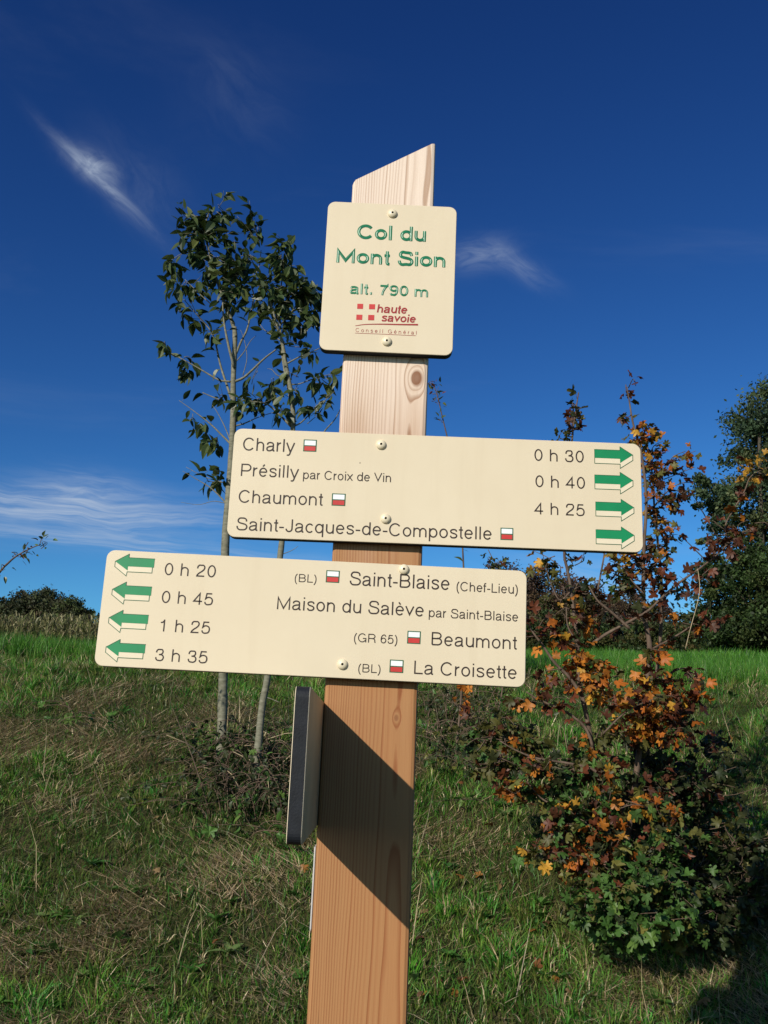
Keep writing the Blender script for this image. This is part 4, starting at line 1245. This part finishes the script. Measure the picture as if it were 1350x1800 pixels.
def _arc(cx, cy, rx, ry, a0, a1, n=None):
    n = n or max(4, int(abs(a1 - a0) / 15))
    return [(cx + rx * math.cos(math.radians(a0 + (a1 - a0) * i / n)), cy + ry * math.sin(math.radians(a0 + (a1 - a0) * i / n))) for i in range(n + 1)]


def _sp(pts, n=5):
    return [tuple(p) for p in catmull([np.array(p) for p in pts], n)]


def glyphs(wt):
    h = wt / 2; X = XH; T = 1 - h; b = h
    ry = .245; xc = X - h
    G = {}
    bowl = lambda cx: [_arc(cx, X / 2, .265, X / 2 + .01 - h, 0, 360, 28)]
    G['o'] = (.774, bowl(.387))
    G['c'] = (.70, [_arc(.375, X / 2, .262, X / 2 + .01 - h, 42, 318, 22)])
    G['e'] = (.774, [[(.13, .375), (.645, .375)], _arc(.387, X / 2, .26, X / 2 + .01 - h, 2, 322, 26)])
    G['n'] = (.774, [[(.135, 0), (.135, X)], _arc(.375, X - h - ry, .24, ry, 172, 0) + [(.615, 0)]])
    G['h'] = (.774, [[(.135, 0), (.135, 1)], _arc(.375, X - h - ry, .24, ry, 172, 0) + [(.615, 0)]])
    G['u'] = (.774, [[(.64, X), (.64, 0)], [(.155, X)] + _arc(.395, h + ry - .01, .24, ry, 180, 352)])
    G['m'] = (1.16, [[(.125, 0), (.125, X)], _arc(.345, X - h - ry, .22, ry, 172, 0) + [(.565, 0)], _arc(.79, X - h - ry, .22, ry, 172, 0) + [(1.01, 0)]])
    G['r'] = (.464, [[(.13, 0), (.13, X)], _arc(.40, X - h - .28, .27, .28, 170, 92)])
    G['l'] = (.309, [[(.155, 0), (.155, 1)]])
    G['i'] = (.309, [[(.155, 0), (.155, X - max(0, wt - .11) * .8)], [(.155, 1 - wt * 1.05), (.155, 1.0)]])
    G['p'] = (.774, [[(.13, -.29), (.13, X)]] + [_arc(.395, X / 2, .262, X / 2 + .01 - h, 0, 360, 28)])
    G['q'] = (.774, [[(.645, -.29), (.645, X)]] + [_arc(.38, X / 2, .262, X / 2 + .01 - h, 0, 360, 28)])
    G['d'] = (.774, [[(.645, 0), (.645, 1)]] + [_arc(.38, X / 2, .262, X / 2 + .01 - h, 0, 360, 28)])
    G['a'] = (.774, [_sp([(.135, .50), (.17, .62), (.27, X - h), (.38, X + .01 - h), (.52, X - h - .03), (.585, .56), (.59, .45)]) + [(.59, .16)] + _sp([(.59, .13), (.61, .055), (.70, .045)], 3),
                     _sp([(.59, .43), (.50, .40), (.33, .375), (.17, .31), (.115, .19), (.165, .075), (.29, h - .01), (.43, .075), (.55, .17), (.59, .28)])])
    G['s'] = (.70, [_sp([(.57, .53), (.54, .63), (.45, X - h), (.34, X + .01 - h), (.20, X - h - .03), (.14, .55), (.19, .45), (.34, .39), (.48, .345), (.575, .26), (.575, .16), (.49, .07), (.35, h - .01), (.20, .07), (.125, .20)])])
    G['t'] = (.387, [[(.20, .94), (.20, .18)] + _sp([(.20, .16), (.235, .06), (.345, .042)], 3), [(.045, X - h), (.345, X - h)]])
    G['f'] = (.387, [[(.16, 0), (.16, .80)] + _sp([(.16, .82), (.20, .93), (.34, T)], 3), [(.03, X - h), (.33, X - h)]])
    G['v'] = (.70, [[(.06, X), (.35, wt * .9), (.64, X)]])
    G['x'] = (.70, [[(.06, X), (.63, 0)], [(.63, X), (.06, 0)]])
    G['y'] = (.70, [[(.06, X), (.355, .02)], [(.65, X), (.375, .0)] + _sp([(.365, -.03), (.32, -.17), (.24, -.245), (.11, -.235)], 3)])
    G['C'] = (1.006, [_arc(.51, .5, .40, .515 - h, 38, 322, 28)])
    G['G'] = (1.083, [_arc(.53, .5, .41, .515 - h, 40, 322, 28) + [(.92, .17)], [(.60, .44), (.93, .44), (.93, 0)]])
    G['S'] = (.93, [_sp([(.79, .70), (.75, .86), (.62, T - .0), (.46, 1.01 - h), (.28, .94), (.17, .80), (.19, .66), (.32, .575), (.50, .53), (.69, .475), (.81, .37), (.82, .22), (.71, .08), (.50, h - .01), (.27, .06), (.14, .19), (.115, .33)])])
    G['P'] = (.93, [[(.15, 0), (.15, T), (.55, T)] + _arc(.55, T - .26, .27, .26, 90, -90) + [(.15, T - .52)]])
    G['B'] = (.95, [[(.15, h), (.15, T), (.50, T)] + _arc(.52, T - .215, .25, .215, 90, -90) + [(.15, T - .43)], [(.52, T - .43)] + _arc(.54, h + .2425, .28, .2425, 90, -90) + [(.15, h)]])
    G['R'] = (1.0, [[(.15, 0), (.15, T), (.56, T)] + _arc(.56, T - .235, .27, .235, 90, -90) + [(.15, T - .47)], _sp([(.55, T - .47), (.75, T - .53), (.82, .30), (.84, .10), (.89, 0)], 4)])
    G['L'] = (.76, [[(.15, 1), (.15, h), (.72, h)]])
    G['M'] = (1.16, [[(.15, 0), (.15, 1 - wt * .9), (.58, wt * .9), (1.01, 1 - wt * .9), (1.01, 0)]])
    G['V'] = (.93, [[(.06, 1), (.465, wt), (.87, 1)]])
    G['J'] = (.70, [[(.54, 1), (.54, .28)] + _arc(.325, .26, .215, .27 - h, 0, -180)])
    G['-'] = (.464, [[(.06, .34), (.40, .34)]])
    G['.'] = (.387, [[(.19, 0), (.19, wt * 1.2)]])
    G['('] = (.464, [_sp([(.36, 1.0), (.21, .72), (.16, .38), (.21, .02), (.36, -.27)], 5)])
    G[')'] = (.464, [_sp([(.10, 1.0), (.25, .72), (.30, .38), (.25, .02), (.10, -.27)], 5)])
    G['0'] = (.774, [_arc(.387, .49, .255, .50 - h, 0, 360, 30)])
    G['1'] = (.774, [[(.42, 0), (.42, .97)], [(.16, .72), (.30, .74), (.40, .86)]])
    G['2'] = (.774, [_sp([(.125, .66), (.15, .82), (.25, .93), (.39, .985 - h), (.54, .93), (.635, .80), (.61, .62), (.48, .46), (.30, .32), (.16, .17), (.12, h)]) + [(.65, h)]])
    G['3'] = (.774, [_sp([(.13, .68), (.16, .84), (.26, .93), (.38, .985 - h), (.53, .92), (.59, .77), (.55, .62), (.44, .54), (.32, .52)]), _sp([(.32, .52), (.50, .51), (.61, .42), (.645, .28), (.59, .12), (.46, .04), (.36, h - .01), (.21, .07), (.13, .18), (.11, .30)])])
    G['4'] = (.774, [[(.50, 0), (.50, .93), (.09, .30), (.67, .26)][:0] + [(.50, 0), (.50, .90), (.085, .275), (.685, .275)]])
    G['5'] = (.774, [[(.60, .98 - h), (.225, .98 - h), (.155, .50)] + _sp([(.165, .51), (.26, .60), (.39, .635), (.55, .58), (.64, .44), (.64, .24), (.56, .09), (.41, h - .01), (.27, .04), (.16, .12), (.115, .25)])])
    G['6'] = (.774, [_sp([(.62, .76), (.57, .88), (.46, .95 - .0), (.34, .92), (.21, .80), (.14, .60), (.13, .40)]) + _arc(.385, .315, .255, .315 - h + .01, 170, 530, 28)])
    G['7'] = (.774, [[(.115, .965 - h), (.65, .965 - h)] + _sp([(.65, .90), (.48, .66), (.34, .34), (.28, 0)], 5)])
    G['9'] = (.774, [_sp([(.15, .22), (.20, .09), (.31, h - .01), (.44, .06), (.56, .17), (.63, .38), (.64, .58)]) + _arc(.385, .67, .255, .305 - h + .01, -10, -370, 28)])
    G['\u00e9'] = (.774, G['e'][1] + [[(.34, .82), (.47, .99)]])
    G['\u00e8'] = (.774, G['e'][1] + [[(.43, .82), (.30, .99)]])
    G[' '] = (.387, [])
    return G


GL = {}


def strokes(text, wt, track=0.0):
    if wt not in GL:
        GL[wt] = glyphs(wt)
    g = GL[wt]; x = 0; out = []
    for ch in text:
        adv, st = g[ch]
        for s in st:
            out.append([(p[0] + x, p[1]) for p in s])
        x += adv + track
    return out


def ribbon(pts, hw):
    """offset polyline -> left/right rails with mitred joints"""
    P = [np.array(p, float) for p in pts]
    Q = [P[0]]
    for p in P[1:]:
        if np.linalg.norm(p - Q[-1]) > 1e-5:
            Q.append(p)
    P = Q; n = len(P); closed = n > 5 and np.linalg.norm(P[0] - P[-1]) < 1e-4
    Lr = []; Rr = []
    for i in range(n):
        if closed and i in (0, n - 1):
            a = P[0] - P[-2]; b = P[1] - P[0]
        else:
            a = P[i] - P[i - 1] if i > 0 else P[1] - P[0]
            b = P[i + 1] - P[i] if i < n - 1 else P[i] - P[i - 1]
        a = a / np.linalg.norm(a); b = b / np.linalg.norm(b)
        na = np.array([-a[1], a[0]]); nb = np.array([-b[1], b[0]])
        m = na + nb; l = np.linalg.norm(m)
        m = na if l < 1e-3 else m / l
        k = 1 / max(.38, float(m @ na))
        Lr.append(P[i] + m * hw * k); Rr.append(P[i] - m * hw * k)
    return Lr, Rr


T_B = .016


class Board:
    """a sign board fixed on the front of the post: frame u (right), v (up) in its own plane"""

    def __init__(self, u, v, w_, h_, rot):
        self.o = np.array([u, PD - T_B, EYE + v]); self.w = w_; self.h = h_
        c, s = math.cos(rot), math.sin(rot)
        self.U = np.array([c, 0, s]); self.V = np.array([-s, 0, c]); self.N = np.array([0, -1.0, 0])

    def uv(self, px, py):
        p = at(px, py, PD - T_B) - self.o
        return np.array([p @ self.U, p @ self.V])

    def pt(self, uv, d=0.0):
        return self.o + self.U * uv[0] + self.V * uv[1] + self.N * d


def lettering(board, parent, text, lx, by, rx, cap, mat, wt=WT, depth=.00025, name='lettering', track=0.0, groove=False, lean=0.0):
    sts = strokes(text, wt, track)
    xs = [p[0] for s in sts for p in s]
    x0, x1 = min(xs) - wt / 2, max(xs) + wt / 2
    a = board.uv(lx, by); b = board.uv(rx, by + (rx - lx) * .0425)
    ap = board.uv(lx, by - cap)
    kx = (b[0] - a[0]) / (x1 - x0); ky = abs(ap[1] - a[1])
    mb = MB()
    f = kx / ky
    for i, s in enumerate(sts):
        # work in isotropic units so the stroke weight stays even
        q = [((p[0] - x0) * f + lean * p[1], p[1]) for p in s]
        Lr, Rr = ribbon(q, wt / 2)
        d = depth + (i % 9) * .000012
        n = len(Lr)
        tr = lambda p, dd: board.pt((a[0] + p[0] * ky, a[1] + p[1] * ky), dd)
        if not groove:
            vs = [tr(p, d) for p in Lr] + [tr(p, d) for p in Rr]
            mb.add(vs, [(k, n + k, n + k + 1, k + 1) for k in range(n - 1)], 0)
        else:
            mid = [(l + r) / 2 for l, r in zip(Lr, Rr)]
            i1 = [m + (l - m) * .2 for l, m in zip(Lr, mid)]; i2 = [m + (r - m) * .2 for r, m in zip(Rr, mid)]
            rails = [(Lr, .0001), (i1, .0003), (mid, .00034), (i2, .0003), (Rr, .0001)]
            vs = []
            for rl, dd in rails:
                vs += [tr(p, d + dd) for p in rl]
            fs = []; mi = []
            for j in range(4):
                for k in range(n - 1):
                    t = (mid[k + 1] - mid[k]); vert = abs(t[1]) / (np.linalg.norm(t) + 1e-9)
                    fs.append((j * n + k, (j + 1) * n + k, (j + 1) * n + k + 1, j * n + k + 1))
                    mi.append(1 if j in (1, 2) and vert > .8 else 0)  # pale glint painted along the middle of upright strokes only
            base = len(mb.v); mb.v += [tuple(map(float, p)) for p in vs]
            mb.f += [tuple(q_ + base for q_ in ff) for ff in fs]; mb.m += mi; mb.s += [False] * len(fs)
    return mb.build(name, mat, parent)


def rrect(w_, h_, r, n=6):
    pts = []
    for (cx, cy, a0) in ((w_ / 2 - r, h_ / 2 - r, 0), (-w_ / 2 + r, h_ / 2 - r, 90), (-w_ / 2 + r, -h_ / 2 + r, 180), (w_ / 2 - r, -h_ / 2 + r, 270)):
        for k in range(n + 1):
            a = math.radians(a0 + 90 * k / n); pts.append((cx + r * math.cos(a), cy + r * math.sin(a)))
    return pts


def board_mesh(to3, w_, h_, r, t, skin=.0007, back=0, front=0):
    """laminate: cream skins on a black core, slightly eased front arris. to3(u, v, d) d = height above the front plane (<=0 backwards)"""
    lay = [(0.0006, 0.0), (0.0, -.0006), (0.0, -skin), (0.0, -t + skin), (0.0, -t + .0006), (.0006, -t)]
    mb = MB(); rings = []
    for ins, d in lay:
        pts = rrect(w_ - 2 * ins, h_ - 2 * ins, r - ins)
        rings.append([to3(p[0], p[1], d) for p in pts])
    n = len(rings[0]); vs = [p for rg in rings for p in rg]
    fs = []; mi = []
    for j in range(5):
        for k in range(n):
            k2 = (k + 1) % n
            fs.append((j * n + k, (j + 1) * n + k, (j + 1) * n + k2, j * n + k2)); mi.append(1 if j in (2,) else 0)
    fs.append(tuple(range(n))); mi.append(front)
    fs.append(tuple(5 * n + k for k in range(n))[::-1]); mi.append(back)
    mb.v = [tuple(map(float, p)) for p in vs]; mb.f = fs; mb.m = mi; mb.s = [False] * len(fs)
    return mb


# ------------------------------------------------------------------ signpost
SIGN = empty('hiking_signpost', (0, PD, POST_BASE_Z), 'pale wooden hiking signpost with cream boards pointing left and right', 'signpost')


def post():
    xl, xr, y0, y1, c = -.0612, .0650, 0.0, .122, .0045
    prof = [(xl + c, y0), (xr - c * 1.3, y0), (xr - c * .38, y0 + c * .38), (xr, y0 + c * 1.3), (xr, y1 - c), (xr - c, y1), (xl + c, y1), (xl, y1 - c), (xl, y0 + c), (xl + c * .3, y0 + c * .3)]
    zb = POST_BASE_Z - .35 - POST_BASE_Z
    topL = EYE + .8639 - POST_BASE_Z; topR = EYE + .9325 - POST_BASE_Z
    def ztop(x):
        return topL + (topR - topL) * (x + .0589) / (.059 + .0589)
    n = len(prof); nz = 60; vs = []; fs = []
    for k in range(nz + 1):
        for (x, y) in prof:
            zt = ztop(min(x, .0612)) - (.006 * max(0, (xl + .006 - x)) / .006)
            z = zb + (zt - zb) * k / nz
            vs.append((x, PD + y, z + POST_BASE_Z))
    for k in range(nz):
        for i in range(n):
            j = (i + 1) % n
            fs.append((k * n + i, k * n + j, (k + 1) * n + j, (k + 1) * n + i))
    fs.append(tuple(range(n))[::-1]); fs.append(tuple(nz * n + i for i in range(n)))
    mb = MB(); mb.add(vs, fs)
    return mb.build('post', M_WOOD, SIGN)


post()


def bolt(board, parent, px, py):
    c = board.uv(px, py)
    mb = MB(); R0 = .0072; N = 20
    prof = [(R0, .0), (R0, .0012), (R0 * .92, .0024), (R0 * .7, .0038), (R0 * .42, .0045), (.0017, .0047)]
    vs = []
    for r, d in prof:
        for k in range(N):
            a = 2 * math.pi * k / N
            vs.append(board.pt((c[0] + r * math.cos(a), c[1] + r * math.sin(a)), d))
    fs = []
    for j in range(len(prof) - 1):
        for k in range(N):
            k2 = (k + 1) % N
            fs.append((j * N + k, j * N + k2, (j + 1) * N + k2, (j + 1) * N + k))
    mb.add(vs, fs, 0, True)
    v2 = []
    for r, d in ((.0017, .0047), (.0016, .0022)):
        for k in range(N):
            a = 2 * math.pi * k / N
            v2.append(board.pt((c[0] + r * math.cos(a), c[1] + r * math.sin(a)), d))
    mb.add(v2, [(k, (k + 1) % N, N + (k + 1) % N, N + k) for k in range(N)] + [tuple(N + k for k in range(N))], 1)
    mb.build('bolt', [M_BOLT, M_HOLE], parent)


def poly(mb, board, pts, d, mi):
    mb.add([board.pt(p, d) for p in pts], [tuple(range(len(pts)))], mi)


def line(mb, board, pts, wd, d, mi, closed=False):
    if closed:
        pts = list(pts) + [pts[0]]
    for i in range(len(pts) - 1):
        a = np.array(pts[i], float); b = np.array(pts[i + 1], float)
        t = (b - a) / np.linalg.norm(b - a); nn = np.array([-t[1], t[0]]) * wd / 2
        a = a - t * wd / 2; b = b + t * wd / 2
        poly(mb, board, [a + nn, a - nn, b - nn, b + nn], d + i * .000008, mi)


def arrow(board, parent, px, py, right=True):
    """green arrow with a thin-lined pale copy dropped below it; (px,py) = outer top corner of the shaft end"""
    o = board.uv(px, py)
    s = 1 if right else -1
    k = T_B and (PD - T_B) / FPX * 1.0
    k = np.linalg.norm(board.uv(px + 1, py) - board.uv(px, py))
    Ls, Lh, hs, up, hh = 44.5, 22.3, 15.5, 6.5, 29.5
    if not right:
        Ls, Lh = 45.5, 23.2
    g = [(0, 0), (0, -hs), (Ls, -hs), (Ls, -hh + up), (Ls + Lh, -hh / 2 + up + 0.5), (Ls, up), (Ls, 0)]
    g = [np.array((o[0] + s * x * k, o[1] + y * k)) for x, y in g]
    dr = 9.8
    sh = [(0, 0), (0, -hs - dr), (Ls, -hs - dr), (Ls, -hh + up - dr), (Ls + Lh, -hh / 2 + up - dr + .5), (Ls + Lh, -hh / 2 + up + .5)]
    if not right:
        sh = [(2.5, -hs), (2.5, -hs - dr), (Ls + .5, -hs - dr), (Ls + 1.5, -hh + up - dr), (Ls + Lh, -hh / 2 + up - dr + 1), (Ls + Lh, -hh / 2 + up + .5)]
    sh = [np.array((o[0] + s * x * k, o[1] + y * k)) for x, y in sh]
    mb = MB()
    full = sh + [g[4], g[3], g[2], g[1]]
    # pale drop shape: shaft strip and head strip
    def q(x, y):
        return np.array((o[0] + s * x * k, o[1] + y * k))
    poly(mb, board, [q(0 if right else 2.5, -hs), q(0 if right else 2.5, -hs - dr), q(Ls, -hs - dr), q(Ls, -hs)], .00018, 2)
    poly(mb, board, [q(Ls, -hh + up), q(Ls, -hh + up - dr), q(Ls + Lh, -hh / 2 + up - dr + .5), q(Ls + Lh, -hh / 2 + up + .5)], .00018, 2)
    line(mb, board, sh, .0009, .00030, 1)
    # green arrow as shaft and head (no overlap)
    poly(mb, board, [g[0], g[1], g[2], g[6]], .00042, 0)
    poly(mb, board, [g[3], g[4], g[5]], .00042, 0)
    line(mb, board, [g[0], g[6], g[5], g[4]], .0008, .00052, 1)
    mb.build('arrow', [M_GREEN, M_DGREEN, M_WHITECREAM], parent)


M_WHITECREAM = simple('pale_cream_paint', (.71, .62, .455), .45, .35, .03, 30)


def flag(board, parent, x0, y0, x1, y1):
    a = board.uv(x0, y0); b = board.uv(x1, y1)
    # square marks follow the board
    w_ = abs(b[0] - a[0]) - .0003; h_ = abs(a[1] - b[1]) - .0003
    c = (a + b) / 2
    mb = MB()
    P = lambda u, v: c + np.array([u * w_ / 2, v * h_ / 2])
    poly(mb, board, [P(-1, 1), P(-1, -1), P(1, -1), P(1, 1)], .0002, 0)
    poly(mb, board, [P(-.84, .84), P(-.84, .04), P(.84, .04), P(.84, .84)], .00034, 1)
    poly(mb, board, [P(-.84, -.12), P(-.84, -.86), P(.84, -.86), P(.84, -.12)], .00034, 2)
    mb.build('trail_mark', [M_DGREEN, M_WHITE, M_RED], parent)


def front_board(name, B_, label):
    mb = board_mesh(lambda u, v, d: B_.pt((u, v), d), B_.w, B_.h, .0115, T_B - .0006)
    o = mb.build(name, [M_CREAM, M_CORE], SIGN)
    if label:
        o['label'] = label
    return o


# name board
B1 = Board(.0016, .6942, .1949, .2414, -.0029)
o1 = front_board('name_board', B1, 'upright cream board naming the pass in green letters')
lettering(B1, o1, 'Col du', 627.0, 419.5, 748.6, 25.3, [M_GLOSSG, M_GLINT], .195, groove=True)
lettering(B1, o1, 'Mont Sion', 590.6, 461.3, 783.0, 25.0, [M_GLOSSG, M_GLINT], .195, groove=True)
lettering(B1, o1, 'alt. 790 m', 614.4, 516.2, 752.5, 18.6, [M_GLOSSG, M_GLINT], .18, groove=True)
lettering(B1, o1, 'haute', 662.3, 549.3, 715.0, 14.5, M_DRED, .175, lean=.12)
lettering(B1, o1, 'savoie', 670.0, 564.7, 730.0, 14.0, M_DRED, .175, lean=.12)
lettering(B1, o1, 'Conseil G\u00e9n\u00e9ral', 625.0, 583.3, 732.0, 6.6, M_DRED, .10, track=.35)
mb = MB()


def Z1(x, y):
    return B1.uv(540 + x / 4.286, 240 + y / 4.286)


for (x0, y0, x1, y1) in ((378, 1260, 422, 1298), (467, 1263, 512, 1301), (371, 1342, 416, 1381), (460, 1344, 506, 1384)):
    poly(mb, B1, [Z1(x0, y0), Z1(x0 - 2, y1), Z1(x1 - 2, y1 + 1), Z1(x1, y0 + 1)], .0003, 0)
sw = _sp([(363, 1424), (440, 1413), (560, 1410), (700, 1412), (835, 1412)], 4); sw2 = _sp([(363, 1428), (440, 1419), (560, 1418), (700, 1422), (835, 1424)], 4)
for i in range(len(sw) - 1):
    poly(mb, B1, [Z1(*sw[i]), Z1(*sw2[i]), Z1(*sw2[i + 1]), Z1(*sw[i + 1])], .0003, 1)
line(mb, B1, [Z1(362, 1481), Z1(590, 1490), Z1(818, 1501)], .0006, .0003, 1)
mb.build('emblem', [M_RED, M_DRED], o1)
bolt(B1, o1, 690, 376); bolt(B1, o1, 680, 600.5)

# board pointing right
B2 = Board(.0811, .3701, .5794, .1584, .0049)
o2 = front_board('direction_board', B2, 'upper long cream board with arrows pointing right')
Lt = lambda *a, **k: lettering(*a, **k)
Lt(B2, o2, 'Charly', 426.5, 791.5, 518, 22.5, M_INK)
Lt(B2, o2, 'Pr\u00e9silly', 423.0, 836.6, 525, 21.8, M_INK)
Lt(B2, o2, 'par Croix de Vin', 532.5, 841.8, 687, 15.6, M_INK, wt=.112)
Lt(B2, o2, 'Chaumont', 418.8, 883.3, 568, 22.3, M_INK)
Lt(B2, o2, 'Saint-Jacques-de-Compostelle', 415.0, 931.8, 864, 22.6, M_INK)
for t_, x_, y_, r_ in (('0 h 30', 939.2, 809.8, 1026.2), ('0 h 40', 941, 856, 1028.4), ('4 h 25', 939.2, 903.8, 1027.8)):
    Lt(B2, o2, t_, x_, y_, r_, 21.0, M_INK)
for q_ in ((533.8, 772.2, 556.2, 794.5), (583.6, 867.0, 607, 889.8), (879.6, 927.3, 902.4, 950)):
    flag(B2, o2, *q_)
for q_ in ((1045, 790), (1045.3, 834.8), (1047, 882.3), (1047.5, 931)):
    arrow(B2, o2, *q_)
bolt(B2, o2, 670, 782); bolt(B2, o2, 678, 912)

# board pointing left
B3 = Board(-.0813, .1821, .5800, .1590, -.0081)
o3 = front_board('direction_board', B3, 'lower long cream board with arrows pointing left')
for t_, x_, y_, r_ in (('0 h 20', 288.5, 1010.6, 378.7), ('0 h 45', 283.4, 1059.6, 373.8), ('1 h 25', 279.9, 1109.7, 368.6), ('3 h 35', 271.8, 1161.5, 364.2)):
    Lt(B3, o3, t_, x_, y_, r_, 21.8, M_INK)
Lt(B3, o3, '(BL)', 517.7, 1022.7, 556, 14.3, M_INK, wt=.112)
Lt(B3, o3, 'Saint-Blaise', 614.3, 1028.5, 789.8, 24.2, M_INK)
Lt(B3, o3, '(Chef-Lieu)', 802.3, 1038.6, 910, 16.3, M_INK, wt=.112)
Lt(B3, o3, 'Maison du Sal\u00e8ve', 486.5, 1070.8, 744.6, 23.2, M_INK)
Lt(B3, o3, 'par Saint-Blaise', 753.6, 1084.6, 910.5, 16.4, M_INK, wt=.112)
Lt(B3, o3, '(GR 65)', 622, 1128.2, 698.2, 15.6, M_INK, wt=.112)
Lt(B3, o3, 'Beaumont', 758.2, 1134.2, 909.5, 23.5, M_INK)
Lt(B3, o3, '(BL)', 629.4, 1181.5, 668.6, 15.0, M_INK, wt=.112)
Lt(B3, o3, 'La Croisette', 727.6, 1184.6, 908, 23.5, M_INK)
for q_ in ((573.6, 1002, 596.4, 1025), (716.2, 1108.5, 739.2, 1132.6), (685.2, 1159, 708.9, 1183.4)):
    flag(B3, o3, *q_)
for q_ in ((272.1, 982.6), (266.9, 1031.8), (261.1, 1081.4), (255.9, 1132.9)):
    arrow(B3, o3, *q_, right=False)
bolt(B3, o3, 710, 1001); bolt(B3, o3, 602, 1168)

# board fixed on the left side of the post, seen edge on
xs_ = -.0618
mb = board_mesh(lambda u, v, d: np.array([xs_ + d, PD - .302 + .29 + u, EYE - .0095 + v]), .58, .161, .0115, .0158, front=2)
ob = mb.build('direction_board', [M_CREAM, M_CORE, M_SHADECREAM], SIGN)
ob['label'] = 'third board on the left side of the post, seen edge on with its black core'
# small white plate lower on the same side
mb = board_mesh(lambda u, v, d: np.array([-.0618 + d, PD + .060 + u, EYE - .168 + v]), .11, .104, .004, .0022, .0008)
mb.build('marker_plate', [M_PLATE, M_PLATE], SIGN)['label'] = 'thin white plate on the left side of the post'
